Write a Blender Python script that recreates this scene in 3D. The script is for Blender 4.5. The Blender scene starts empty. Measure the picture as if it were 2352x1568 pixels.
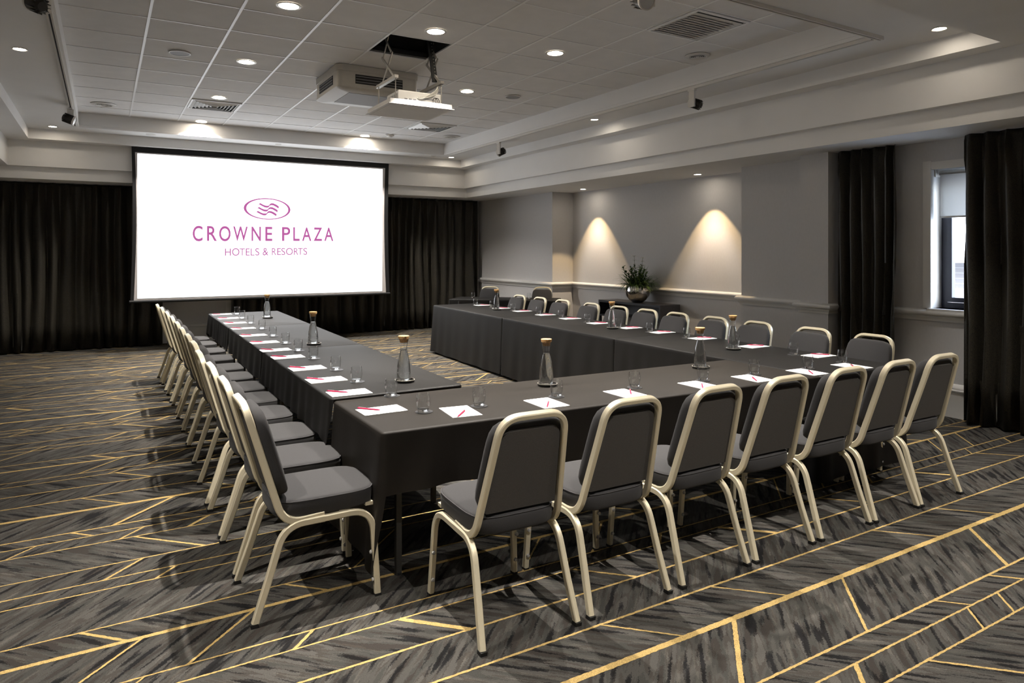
import bpy, bmesh, math, random
from mathutils import Vector, Matrix
R = random.Random(7)
PI = math.pi
col = bpy.context.scene.collection
sin, cos = math.sin, math.cos

# ------------------------------------------------------------------ materials
def new_mat(name):
    m = bpy.data.materials.new(name); m.use_nodes = True
    nt = m.node_tree
    return m, nt, nt.nodes['Principled BSDF']

def mat(name, c, rough=.5, metal=0., var=.06, scale=30., bump=0., bscale=200., sheen=0., spec=.5, stretch=None, trans=0., ior=1.45, emit=None, estr=0., alpha=1.):
    m, nt, b = new_mat(name)
    b.inputs['Roughness'].default_value = rough
    b.inputs['Metallic'].default_value = metal
    b.inputs['Specular IOR Level'].default_value = spec
    b.inputs['IOR'].default_value = ior
    if trans: b.inputs['Transmission Weight'].default_value = trans
    if sheen:
        b.inputs['Sheen Weight'].default_value = sheen
        b.inputs['Sheen Roughness'].default_value = .5
    tc = nt.nodes.new('ShaderNodeTexCoord')
    mp = nt.nodes.new('ShaderNodeMapping')
    nt.links.new(tc.outputs['Object'], mp.inputs['Vector'])
    if stretch: mp.inputs['Scale'].default_value = stretch
    n = nt.nodes.new('ShaderNodeTexNoise'); n.inputs['Scale'].default_value = scale; n.inputs['Detail'].default_value = 3
    nt.links.new(mp.outputs['Vector'], n.inputs['Vector'])
    r = nt.nodes.new('ShaderNodeMapRange')
    r.inputs['To Min'].default_value = 1 - var; r.inputs['To Max'].default_value = 1 + var
    r.inputs['From Min'].default_value = .3; r.inputs['From Max'].default_value = .7
    nt.links.new(n.outputs['Fac'], r.inputs['Value'])
    mx = nt.nodes.new('ShaderNodeVectorMath'); mx.operation = 'SCALE'
    mx.inputs[0].default_value = c[:3]
    nt.links.new(r.outputs['Result'], mx.inputs['Scale'])
    nt.links.new(mx.outputs['Vector'], b.inputs['Base Color'])
    if bump:
        n2 = nt.nodes.new('ShaderNodeTexNoise'); n2.inputs['Scale'].default_value = bscale; n2.inputs['Detail'].default_value = 2
        nt.links.new(mp.outputs['Vector'], n2.inputs['Vector'])
        bp = nt.nodes.new('ShaderNodeBump'); bp.inputs['Strength'].default_value = bump; bp.inputs['Distance'].default_value = .004
        nt.links.new(n2.outputs['Fac'], bp.inputs['Height']); nt.links.new(bp.outputs['Normal'], b.inputs['Normal'])
    if emit:
        b.inputs['Emission Color'].default_value = (*emit, 1); b.inputs['Emission Strength'].default_value = estr
    return m

def carpet_mat(name, ang):
    m, nt, b = new_mat(name)
    b.inputs['Roughness'].default_value = .95; b.inputs['Specular IOR Level'].default_value = .15
    tc = nt.nodes.new('ShaderNodeTexCoord')
    # rotate first, then stretch along the streak direction
    mp0 = nt.nodes.new('ShaderNodeMapping'); mp0.inputs['Rotation'].default_value = (0, 0, -ang)
    nt.links.new(tc.outputs['Object'], mp0.inputs['Vector'])
    def noise(vec, scale, detail, rough=.5):
        n = nt.nodes.new('ShaderNodeTexNoise'); n.inputs['Scale'].default_value = scale; n.inputs['Detail'].default_value = detail; n.inputs['Roughness'].default_value = rough
        nt.links.new(vec, n.inputs['Vector']); return n
    # short jagged tufts push the streak edges about
    wob = noise(tc.outputs['Object'], 130., 1)
    wa = nt.nodes.new('ShaderNodeVectorMath'); wa.operation = 'MULTIPLY_ADD'; wa.inputs[1].default_value = (.035, .016, 0)
    nt.links.new(wob.outputs['Color'], wa.inputs[0]); nt.links.new(mp0.outputs['Vector'], wa.inputs[2])
    def streak(sx, sy, off, detail):
        mp = nt.nodes.new('ShaderNodeMapping'); mp.inputs['Scale'].default_value = (sx, sy, 1); mp.inputs['Location'].default_value = (off, off*.7, 0)
        nt.links.new(wa.outputs['Vector'], mp.inputs['Vector'])
        return noise(mp.outputs['Vector'], 1., detail, .45)
    def ramp(fac, stops):
        cr = nt.nodes.new('ShaderNodeValToRGB'); cr.color_ramp.interpolation = 'CONSTANT'; e = cr.color_ramp.elements
        e[0].position = 0; e[0].color = (*stops[0][1], 1); e[1].position = stops[1][0]; e[1].color = (*stops[1][1], 1)
        for p, c in stops[2:]:
            x = e.new(p); x.color = (*c, 1)
        nt.links.new(fac, cr.inputs['Fac']); return cr
    n = streak(3.0, 24., 0., 2.2)
    cr1 = ramp(n.outputs['Fac'], [(0, (.036, .031, .027)), (.40, (.046, .045, .040)), (.475, (.060, .057, .051)), (.54, (.050, .045, .039)), (.60, (.074, .070, .063))])
    n2 = streak(3.6, 30., 7.3, 2.5)
    cr2 = ramp(n2.outputs['Fac'], [(0, (.20, .20, .23)), (.385, (.45, .45, .47)), (.425, (1, 1, 1)), (.62, (1.3, 1.28, 1.25))])
    cm = nt.nodes.new('ShaderNodeVectorMath'); cm.operation = 'MULTIPLY'
    nt.links.new(cr1.outputs['Color'], cm.inputs[0]); nt.links.new(cr2.outputs['Color'], cm.inputs[1])
    # tuft grain
    g = nt.nodes.new('ShaderNodeTexNoise'); g.inputs['Scale'].default_value = 420.; g.inputs['Detail'].default_value = 1
    nt.links.new(tc.outputs['Object'], g.inputs['Vector'])
    r = nt.nodes.new('ShaderNodeMapRange'); r.inputs['From Min'].default_value = .3; r.inputs['From Max'].default_value = .7
    r.inputs['To Min'].default_value = .7; r.inputs['To Max'].default_value = 1.25
    nt.links.new(g.outputs['Fac'], r.inputs['Value'])
    mx = nt.nodes.new('ShaderNodeVectorMath'); mx.operation = 'SCALE'
    nt.links.new(cm.outputs['Vector'], mx.inputs[0]); nt.links.new(r.outputs['Result'], mx.inputs['Scale'])
    nt.links.new(mx.outputs['Vector'], b.inputs['Base Color'])
    bp = nt.nodes.new('ShaderNodeBump'); bp.inputs['Strength'].default_value = .35; bp.inputs['Distance'].default_value = .004
    nt.links.new(g.outputs['Fac'], bp.inputs['Height']); nt.links.new(bp.outputs['Normal'], b.inputs['Normal'])
    return m

def curtain_mat(name):
    m, nt, b = new_mat(name)
    b.inputs['Roughness'].default_value = .45; b.inputs['Specular IOR Level'].default_value = .35
    b.inputs['Sheen Weight'].default_value = .02; b.inputs['Sheen Roughness'].default_value = .4
    tc = nt.nodes.new('ShaderNodeTexCoord')
    mp = nt.nodes.new('ShaderNodeMapping'); mp.inputs['Scale'].default_value = (38, 38, 9)
    nt.links.new(tc.outputs['Object'], mp.inputs['Vector'])
    n = nt.nodes.new('ShaderNodeTexNoise'); n.inputs['Scale'].default_value = 1.2
    nt.links.new(mp.outputs['Vector'], n.inputs['Vector'])
    wa = nt.nodes.new('ShaderNodeVectorMath'); wa.operation = 'MULTIPLY_ADD'; wa.inputs[1].default_value = (2, 2, 2)
    nt.links.new(n.outputs['Color'], wa.inputs[0]); nt.links.new(mp.outputs['Vector'], wa.inputs[2])
    v = nt.nodes.new('ShaderNodeTexVoronoi'); v.feature = 'DISTANCE_TO_EDGE'
    nt.links.new(wa.outputs['Vector'], v.inputs['Vector'])
    cr = nt.nodes.new('ShaderNodeValToRGB')
    e = cr.color_ramp.elements
    e[0].position = 0.02; e[0].color = (.009, .009, .009, 1)
    e[1].position = .16; e[1].color = (.048, .042, .030, 1)
    nt.links.new(v.outputs['Distance'], cr.inputs['Fac'])
    nt.links.new(cr.outputs['Color'], b.inputs['Base Color'])
    return m

def emat(name, c, s):
    m = bpy.data.materials.new(name); m.use_nodes = True
    nt = m.node_tree; nt.nodes.clear()
    o = nt.nodes.new('ShaderNodeOutputMaterial'); e = nt.nodes.new('ShaderNodeEmission')
    e.inputs['Color'].default_value = (*c, 1); e.inputs['Strength'].default_value = s
    nt.links.new(e.outputs[0], o.inputs['Surface'])
    return m

M = dict(
    carpet_f=carpet_mat('carpet_streaks_forward', PI/4), carpet_b=carpet_mat('carpet_streaks_back', -PI/4),
    gold=mat('carpet_gold_yarn', (.44, .31, .12), .95, var=.35, scale=260, spec=.1, bump=.4, bscale=400),
    plaster=mat('ceiling_paint', (.84, .835, .83), .8, var=.015, scale=3),
    tile=mat('ceiling_tile', (.76, .75, .745), .9, var=.03, scale=5, bump=.05, bscale=300),
    tbar=mat('ceiling_grid_metal', (.88, .88, .88), .35, var=.01),
    void=mat('ceiling_void', (.012, .012, .012), .9, var=.2),
    trim=mat('trim_gloss_paint', (.74, .73, .71), .35, var=.02, scale=4),
    wallp=mat('wallpaper_taupe', (.60, .59, .59), .75, var=.02, scale=60, stretch=(1, 1, .4), bump=.03, bscale=150),
    chairfab=mat('charcoal_seat_fabric', (.040, .039, .040), .85, var=.10, scale=350, sheen=.06, bump=.12, bscale=700, spec=.25),
    piping=mat('charcoal_piping', (.060, .058, .060), .7, var=.05),
    backpan=mat('black_back_panel', (.07, .066, .062), .8, var=.25, scale=500, bump=.1, bscale=600, spec=.3),
    champagne=mat('champagne_metal', (.78, .705, .52), .36, .35, var=.02, scale=200),
    rubber=mat('black_rubber', (.012, .012, .012), .6),
    bumper=mat('clear_bumper', (.75, .73, .68), .15, var=.02, trans=.5),
    cloth=mat('black_tablecloth', (.0095, .0088, .0082), .55, var=.10, scale=6, sheen=.0, bump=.10, bscale=900, spec=.24),
    cloth_warm_lit=mat('black_tablecloth_warm_lit', (.0145, .0122, .0100), .55, var=.10, scale=6, bump=.10, bscale=900, spec=.22),  # black cloth again, warm light over the front table mixed into its colour
    steel=mat('table_leg_steel', (.07, .068, .062), .45, .6, var=.05),
    board=mat('table_board', (.10, .08, .06), .7, var=.2, stretch=(1, 12, 1)),
    paper=mat('white_paper', (.93, .93, .93), .6, var=.01),
    pen=mat('crimson_plastic', (.45, .015, .07), .3, var=.03),
    penclip=mat('pen_metal', (.7, .62, .6), .25, .8, var=.02),
    glass=mat('clear_glass', (1., 1., 1.), .09, var=.0, trans=1., ior=1.45),
    water=mat('water', (.96, .98, .98), .0, var=.0, trans=1., ior=1.33),
    cork=mat('cork', (.52, .30, .12), .85, var=.35, scale=160, bump=.3, bscale=260),
    saucer=mat('black_ceramic', (.015, .014, .013), .3, var=.1),
    saucerrim=mat('saucer_rim', (.62, .57, .50), .3, .5, var=.05),
    coaster=mat('coaster_charcoal', (.04, .04, .043), .45, var=.1),
    curtain=curtain_mat('charcoal_curtain'),
    scrblack=mat('screen_black_border', (.006, .006, .007), .7),
    scrgrey=mat('screen_grey_margin', (.50, .47, .46), .7, var=.02),
    scrwhite=emat('screen_projected_white', (.95, .975, 1.0), 1.75),
    logo=emat('screen_projected_purple', (.36, .088, .26), 1.0),
    logolight=emat('screen_projected_mauve', (.66, .38, .58), 1.0),
    lens=emat('lamp_lens', (1, .87, .70), 36.),
    lampring=mat('lamp_ring', (.62, .60, .56), .35, .3, var=.02),
    white=mat('white_plastic', (.68, .66, .63), .4, var=.02),
    offwhite=mat('cream_casing', (.50, .475, .43), .45, var=.02),
    grille=mat('grey_grille', (.30, .30, .31), .6, var=.08, scale=300),
    dark=mat('dark_slot', (.015, .015, .014), .6),
    darkmetal=mat('black_heatsink', (.035, .032, .028), .35, .6, var=.05),
    refl=mat('spot_reflector', (.75, .74, .72), .18, .9, var=.02),
    alu=mat('lift_aluminium', (.42, .40, .37), .35, .8, var=.04),
    cable=mat('white_cable', (.78, .76, .70), .5),
    projbody=mat('projector_casing', (.88, .87, .84), .35, var=.01),
    wood=mat('dark_console_wood', (.022, .022, .026), .35, var=.25, scale=10, stretch=(8, 1, 8)),
    pot=mat('hammered_silver', (.72, .70, .68), .12, 1., var=.05, scale=12, bump=.9, bscale=26),
    leaf=mat('green_leaf', (.13, .21, .055), .5, var=.35, scale=14, spec=.4),
    leafd=mat('dark_green_leaf', (.055, .105, .038), .5, var=.35, scale=14, spec=.4),
    petal=mat('white_petal', (.85, .83, .76), .6, var=.1),
    uframe=mat('dark_window_frame', (.035, .038, .055), .35, var=.04),
    winglass=mat('window_glass', (1, 1, 1), .0, var=0, trans=1., ior=1.01),
    blind=mat('roller_blind_fabric', (.42, .40, .37), .8, var=.03, scale=120, trans=.0),
    facade=mat('white_render', (.30, .30, .31), .8, var=.03),
    facadeg=mat('grey_concrete', (.13, .137, .145), .8, var=.1, scale=2),
)
def thin_glass(m, rough=0.0, tint=(.993, .997, .997)):
    nt = m.node_tree; nt.nodes.clear()
    o = nt.nodes.new('ShaderNodeOutputMaterial'); t = nt.nodes.new('ShaderNodeBsdfTransparent'); g = nt.nodes.new('ShaderNodeBsdfGlossy'); x = nt.nodes.new('ShaderNodeMixShader')
    lw = nt.nodes.new('ShaderNodeLayerWeight'); lw.inputs['Blend'].default_value = .5
    pw = nt.nodes.new('ShaderNodeMath'); pw.operation = 'POWER'; pw.inputs[1].default_value = 2.6
    f = nt.nodes.new('ShaderNodeMath'); f.operation = 'MULTIPLY_ADD'; f.inputs[1].default_value = .85; f.inputs[2].default_value = .035
    nt.links.new(lw.outputs['Facing'], pw.inputs[0]); nt.links.new(pw.outputs[0], f.inputs[0])
    t.inputs['Color'].default_value = (*tint, 1); g.inputs['Roughness'].default_value = rough
    nt.links.new(f.outputs[0], x.inputs[0]); nt.links.new(t.outputs[0], x.inputs[1]); nt.links.new(g.outputs[0], x.inputs[2]); nt.links.new(x.outputs[0], o.inputs['Surface'])
thin_glass(M['winglass'], tint=(.95, .97, 1))
M['thin'] = mat('thin_drinking_glass', (1, 1, 1)); thin_glass(M['thin'])
def glass_base(m):
    nt = m.node_tree; b = nt.nodes['Principled BSDF']; o = nt.nodes['Material Output']
    t = nt.nodes.new('ShaderNodeBsdfTransparent'); x = nt.nodes.new('ShaderNodeMixShader'); x.inputs[0].default_value = .30
    nt.links.new(b.outputs[0], x.inputs[1]); nt.links.new(t.outputs[0], x.inputs[2]); nt.links.new(x.outputs[0], o.inputs['Surface'])
glass_base(M['glass']); glass_base(M['water'])
# brick screen patch outside
def brick_mat():
    m, nt, b = new_mat('brick_screen')
    tc = nt.nodes.new('ShaderNodeTexCoord'); mp = nt.nodes.new('ShaderNodeMapping'); mp.inputs['Rotation'].default_value = (PI/2, 0, PI/2)
    nt.links.new(tc.outputs['Object'], mp.inputs['Vector'])
    t = nt.nodes.new('ShaderNodeTexBrick'); t.inputs['Scale'].default_value = 3.5
    t.inputs['Color1'].default_value = (.085, .08, .085, 1); t.inputs['Color2'].default_value = (.11, .105, .105, 1); t.inputs['Mortar'].default_value = (.2, .2, .2, 1)
    nt.links.new(mp.outputs['Vector'], t.inputs['Vector']); nt.links.new(t.outputs['Color'], b.inputs['Base Color'])
    b.inputs['Roughness'].default_value = .9
    return m
M['brick'] = brick_mat()
# translucent roller blind
nt = M['blind'].node_tree; b_ = nt.nodes['Principled BSDF']; o_ = nt.nodes['Material Output']
tr = nt.nodes.new('ShaderNodeBsdfTranslucent'); tr.inputs['Color'].default_value = (.5, .49, .47, 1)
tp = nt.nodes.new('ShaderNodeBsdfTransparent')
mx1 = nt.nodes.new('ShaderNodeMixShader'); mx1.inputs[0].default_value = .55
mx2 = nt.nodes.new('ShaderNodeMixShader'); mx2.inputs[0].default_value = .07
nt.links.new(b_.outputs[0], mx1.inputs[1]); nt.links.new(tr.outputs[0], mx1.inputs[2])
nt.links.new(mx1.outputs[0], mx2.inputs[1]); nt.links.new(tp.outputs[0], mx2.inputs[2])
nt.links.new(mx2.outputs[0], o_.inputs['Surface'])

# ------------------------------------------------------------------ mesh helpers
class MB:
    def __init__(s): s.v = []; s.f = []; s.m = []; s.mats = []
    def mi(s, m):
        if m not in s.mats: s.mats.append(m)
        return s.mats.index(m)
    def add(s, vs, fs, m):
        o = len(s.v); k = s.mi(m)
        s.v += [tuple(p) for p in vs]
        for f in fs: s.f.append([i + o for i in f]); s.m.append(k)
    def quad(s, a, b, c, d, m): s.add([a, b, c, d], [(0, 1, 2, 3)], m)
    def box(s, x0, x1, y0, y1, z0, z1, m):
        v = [(x, y, z) for z in (z0, z1) for y in (y0, y1) for x in (x0, x1)]
        s.add(v, [(0, 2, 3, 1), (4, 5, 7, 6), (0, 1, 5, 4), (2, 6, 7, 3), (0, 4, 6, 2), (1, 3, 7, 5)], m)
    def obox(s, c, ax, ay, az, m):   # oriented box: centre and three half vectors
        c, ax, ay, az = map(Vector, (c, ax, ay, az))
        v = [c + i*ax + j*ay + k*az for k in (-1, 1) for j in (-1, 1) for i in (-1, 1)]
        s.add(v, [(0, 2, 3, 1), (4, 5, 7, 6), (0, 1, 5, 4), (2, 6, 7, 3), (0, 4, 6, 2), (1, 3, 7, 5)], m)
    def bar(s, a, b, w, h, m, up=(0, 0, 1)):
        a, b, up = Vector(a), Vector(b), Vector(up)
        t = (b - a).normalized(); u = t.cross(up)
        if u.length < 1e-3: u = t.cross(Vector((1, 0, 0)))
        u.normalize(); n = u.cross(t)
        s.obox((a + b)/2, (b - a)/2, u*w/2, n*h/2, m)
    def lathe(s, prof, m, n=24, c=(0, 0, 0), axis=None, closed=False):
        c = Vector(c)
        if axis is None: X, Y, Z = Vector((1, 0, 0)), Vector((0, 1, 0)), Vector((0, 0, 1))
        else:
            Z = Vector(axis).normalized(); X = Z.orthogonal().normalized(); Y = Z.cross(X)
        vs = []; fs = []
        for r, z in prof:
            for i in range(n):
                a = 2*PI*i/n
                vs.append(c + X*r*cos(a) + Y*r*sin(a) + Z*z)
        L = len(prof)
        for j in range(L - 1 + (1 if closed else 0)):
            j2 = (j + 1) % L
            for i in range(n):
                k = (i + 1) % n
                fs.append((j*n + i, j*n + k, j2*n + k, j2*n + i))
        if not closed:
            if prof[0][0] > 1e-6: fs.append(tuple(range(n))[::-1])
            if prof[-1][0] > 1e-6: fs.append(tuple((L-1)*n + i for i in range(n)))
        s.add(vs, fs, m)
    def tube(s, pts, r, m, n=8, taper=None):
        pts = [Vector(p) for p in pts]; vs = []; fs = []
        prev = None
        for i, p in enumerate(pts):
            t = (pts[min(i+1, len(pts)-1)] - pts[max(i-1, 0)]).normalized()
            u = t.orthogonal().normalized() if prev is None else (prev - t*prev.dot(t)).normalized()
            prev = u; w = t.cross(u)
            rr = r*(taper[i] if taper else 1)
            for k in range(n):
                a = 2*PI*k/n; vs.append(p + u*rr*cos(a) + w*rr*sin(a))
        for i in range(len(pts) - 1):
            for k in range(n):
                q = (k+1) % n; fs.append((i*n+k, i*n+q, (i+1)*n+q, (i+1)*n+k))
        fs.append(tuple(range(n))[::-1]); fs.append(tuple((len(pts)-1)*n+k for k in range(n)))
        s.add(vs, fs, m)
    def sweep(s, pts, ref, w, h, m, ch=.004):
        """chamfered rectangular tube; ref(i) = direction of the section's h axis"""
        pts = [Vector(p) for p in pts]; vs = []; fs = []
        a, b = w/2, h/2
        sec = [(-a+ch, -b), (a-ch, -b), (a, -b+ch), (a, b-ch), (a-ch, b), (-a+ch, b), (-a, b-ch), (-a, -b+ch)]
        for i, p in enumerate(pts):
            t = (pts[min(i+1, len(pts)-1)] - pts[max(i-1, 0)]).normalized()
            hv = Vector(ref(i)); hv = (hv - t*hv.dot(t)).normalized(); wv = t.cross(hv)
            for x, y in sec: vs.append(p + wv*x + hv*y)
        n = 8
        for i in range(len(pts) - 1):
            for k in range(n):
                q = (k+1) % n; fs.append((i*n+k, i*n+q, (i+1)*n+q, (i+1)*n+k))
        fs.append(tuple(range(n))[::-1]); fs.append(tuple((len(pts)-1)*n+k for k in range(n)))
        s.add(vs, fs, m)
    def build(s, name, parent=None, smooth=35, loc=None):
        me = bpy.data.meshes.new(name)
        me.from_pydata(s.v, [], s.f)
        for m in s.mats: me.materials.append(M[m])
        me.polygons.foreach_set('material_index', s.m)
        me.update()
        bm = bmesh.new(); bm.from_mesh(me); bmesh.ops.recalc_face_normals(bm, faces=bm.faces); bm.to_mesh(me); bm.free()
        if smooth:
            me.polygons.foreach_set('use_smooth', [True]*len(me.polygons))
            me.set_sharp_from_angle(angle=math.radians(smooth))
        o = bpy.data.objects.new(name, me); col.objects.link(o)
        if parent: o.parent = parent
        if loc: o.location = loc
        return o
    def center(s):
        return s

def fillet(pts, rad, n=6):
    pts = [Vector(p) for p in pts]; out = [pts[0]]
    for i in range(1, len(pts)-1):
        r = rad[i-1] if isinstance(rad, (list, tuple)) else rad
        a, b, c = pts[i-1], pts[i], pts[i+1]
        d1 = (a-b); d2 = (c-b); l = min(r, d1.length*.49, d2.length*.49)
        p, q = b + d1.normalized()*l, b + d2.normalized()*l
        for k in range(n+1):
            t = k/n; out.append((1-t)**2*p + 2*t*(1-t)*b + t*t*q)
    out.append(pts[-1]); return out

def empty(name, label, cat, loc=(0, 0, 0), rz=0., group=None):
    o = bpy.data.objects.new(name, None); col.objects.link(o)
    o.empty_display_size = .1
    o.location = loc; o.rotation_euler = (0, 0, rz)
    o['label'] = label; o['category'] = cat
    if group: o['group'] = group
    return o
def tag(o, label, cat, group=None):
    o['label'] = label; o['category'] = cat
    if group: o['group'] = group
    return o
def struct(o):
    o['kind'] = 'structure'; return o
def dup(root, loc, rz=0., label=None, cat=None, group=None):
    def cp(o, parent):
        c = o.copy(); col.objects.link(c)
        if parent: c.parent = parent
        for ch in o.children: cp(ch, c)
        return c
    c = cp(root, None)
    c.location = loc; c.rotation_euler = (0, 0, rz)
    if label: c['label'] = label
    if cat: c['category'] = cat
    if group: c['group'] = group
    return c
ORD = ['first', 'second', 'third', 'fourth', 'fifth', 'sixth', 'seventh', 'eighth', 'ninth', 'tenth', 'eleventh', 'twelfth']

# ------------------------------------------------------------------ camera
F = 1583.
cam = bpy.data.cameras.new('camera'); co = bpy.data.objects.new('camera', cam); col.objects.link(co)
co.location = (0, 0, 1.6); co.rotation_euler = (PI/2, 0, -math.atan(938/F))
cam.sensor_width = 36; cam.lens = F/2352*36; cam.shift_y = -208/2352; cam.clip_start = .05; cam.clip_end = 200
bpy.context.scene.camera = co

# ------------------------------------------------------------------ floor
def build_floor():
    mb = MB()
    X0, X1, Y0, Y1 = -2.4, 7.6, -1.7, 13.45
    PY, PX = 2.91, 1.955
    ys = [1.49, 1.62, 1.73, 2.09, 2.345, 2.597, 2.826, 2.933, 3.235, 3.405, 3.782, 3.89, 4.07]
    wid = {2.09: .030, 3.235: .024}
    dirs = ['/', '\\', '/', '\\', '/', '\\', '/', '/', '\\', '/', '/', '/', '\\']   # band above each line
    diags = {0: [(.447+.04, .020), (.095+.045, .012), (1.243+.07, .010), (1.51+.07, .010)], 1: [(1.326+.04, .010), (1.88-.03, .014)],
             2: [(.985, .013), (.225, .02)], 3: [(.0, .010), (.66, .010)], 4: [], 5: [(1.22, .026), (.185, .014)],
             6: [(.71, .014), (.08, .008)], 7: [(.43, .012), (1.95, .010)], 8: [(.83, .014), (0., .016)], 9: [(1.28, .009)],
             10: [(.27, .012), (1.5, .009)], 11: [(.09, .014)], 12: [(.31, .014), (.98, .012)]}
    lines = []
    for k in range(-2, 5):
        for i, y in enumerate(ys): lines.append((y + k*PY, wid.get(y, .0095 if y not in (1.73, 2.345, 2.597) else .012), i, k))
    lines.sort()
    # bands of ground carpet
    edges = [l for l in lines if Y0 < l[0] < Y1]
    first = [l for l in lines if l[0] <= Y0][-1]
    seq = [first] + edges
    zc = 0.
    for j, (y, w, i, k) in enumerate(seq):
        a = max(y, Y0); b = seq[j+1][0] if j+1 < len(seq) else Y1
        m = 'carpet_f' if dirs[i] == '/' else 'carpet_b'
        mb.quad((X0, a, zc), (X1, a, zc), (X1, b, zc), (X0, b, zc), m)
    # gold yarn lines, edge slightly ragged near the camera
    rr = random.Random(3)
    def strip(p, q, w, z=.0012):
        p, q = Vector((*p, z)), Vector((*q, z)); d = q - p; L = d.length
        if L < 1e-4: return
        t = d/L; n = Vector((-t.y, t.x, 0))
        near = (p.y + q.y)/2 < 5.5
        st = .012 if near else .25
        N = max(1, int(L/st)); vs = []; fs = []
        jit = min(.0016, w*.16) if near else 0
        for i in range(N+1):
            c = p + d*i/N
            vs.append(c + n*(w/2 + rr.uniform(-jit, jit))); vs.append(c - n*(w/2 + rr.uniform(-jit, jit)))
        for i in range(N): fs.append((2*i, 2*i+1, 2*i+3, 2*i+2))
        mb.add(vs, fs, 'gold')
    for y, w, i, k in edges: strip((X0, y), (X1, y), w)
    for j, (y, w, i, k) in enumerate(seq):
        nxt = seq[j+1][0] if j+1 < len(seq) else None
        if nxt is None or nxt > Y1 or y < Y0: continue
        h = nxt - y
        for (xm, wd) in diags[i]:
            for q in range(-3, 5):
                xc = xm + q*PX
                s = 1 if dirs[i] == '/' else -1
                a = (xc - s*h/2, y); b = (xc + s*h/2, nxt)
                if min(a[0], b[0]) < X0 or max(a[0], b[0]) > X1: continue
                strip(a, b, wd, .0014)
    o = mb.build('floor', smooth=0); struct(o)
build_floor()

# ------------------------------------------------------------------ ceiling
def rectpts(r, z): x0, x1, y0, y1 = r; return [(x0, y0, z), (x1, y0, z), (x1, y1, z), (x0, y1, z)]
def ring(mb, r1, z1, r2, z2, m):
    a, b = rectpts(r1, z1), rectpts(r2, z2)
    for i in range(4):
        j = (i+1) % 4; mb.quad(a[i], a[j], b[j], b[i], m)
GX = [-.315, .335, .983, 1.631, 2.27, 2.915, 3.563, 4.215, 4.865, 5.49]
GY = [3.42, 4.105, 4.75, 5.395, 6.04, 6.685, 7.33, 7.975, 8.62, 9.265, 9.91, 10.555, 11.2, 11.78]
ZT, Z3, Z2 = 3.60, 3.39, 3.24
TR = (-.315, 5.49, 3.42, 11.78); CO = (-.945, 6.06, 2.70, 12.22); UF = (-1.21, 6.26, -1.7, 12.45); LF = (-1.31, 6.35, -1.7, 12.53); OUT = (-2.4, 7.6, -1.7, 13.45)
def build_ceiling():
    mb = MB()
    for i in range(len(GX)-1):
        for j in range(len(GY)-1):
            if i == 4 and j == 4: continue
            mb.quad((GX[i], GY[j], ZT+.004), (GX[i+1], GY[j], ZT+.004), (GX[i+1], GY[j+1], ZT+.004), (GX[i], GY[j+1], ZT+.004), 'tile')
    for x in GX[1:-1]:
        if x in (GX[4], GX[5]):
            mb.box(x-.011, x+.011, GY[0], GY[-1], ZT-.001, ZT+.01, 'tbar')
        else: mb.box(x-.011, x+.011, GY[0], GY[-1], ZT-.001, ZT+.01, 'tbar')
    for y in GY[1:-1]:
        mb.box(GX[0], GX[-1], y-.006, y+.006, ZT-.0005, ZT+.01, 'tbar')
    # dark void above the projector hatch
    x0, x1, y0, y1 = GX[4], GX[5], GY[4], GY[5]
    mb2 = mb
    for a, b in (((x0, y0), (x1, y0)), ((x1, y0), (x1, y1)), ((x1, y1), (x0, y1)), ((x0, y1), (x0, y0))):
        mb2.quad((*a, ZT), (*b, ZT), (*b, ZT+.5), (*a, ZT+.5), 'void')
    mb2.quad((x0, y0, ZT+.5), (x1, y0, ZT+.5), (x1, y1, ZT+.5), (x0, y1, ZT+.5), 'void')
    mb.box(x0+.01, x1-.01, y1-.05, y1-.02, ZT+.01, ZT+.06, 'dark')
    struct(mb.build('ceiling', smooth=0))
    mb = MB()
    ring(mb, TR, ZT+.01, TR, Z3+.035, 'plaster')
    TR2 = (TR[0]+.008, TR[1]-.008, TR[2]+.008, TR[3]-.008)
    ring(mb, TR, Z3+.035, TR2, Z3+.031, 'plaster'); ring(mb, TR2, Z3+.031, TR2, Z3, 'plaster'); ring(mb, TR2, Z3, CO, Z3, 'plaster')
    ring(mb, CO, Z3, CO, Z2, 'plaster')
    struct(mb.build('trim_1', smooth=0))
    mb = MB()
    ring(mb, CO, Z2, UF, Z2, 'plaster'); ring(mb, UF, Z2, UF, 2.86, 'plaster'); ring(mb, UF, 2.86, LF, 2.86, 'plaster')
    ring(mb, LF, 2.86, LF, 2.68, 'plaster'); ring(mb, LF, 2.68, OUT, 2.68, 'plaster')
    struct(mb.build('trim_2', smooth=0))
build_ceiling()

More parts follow.
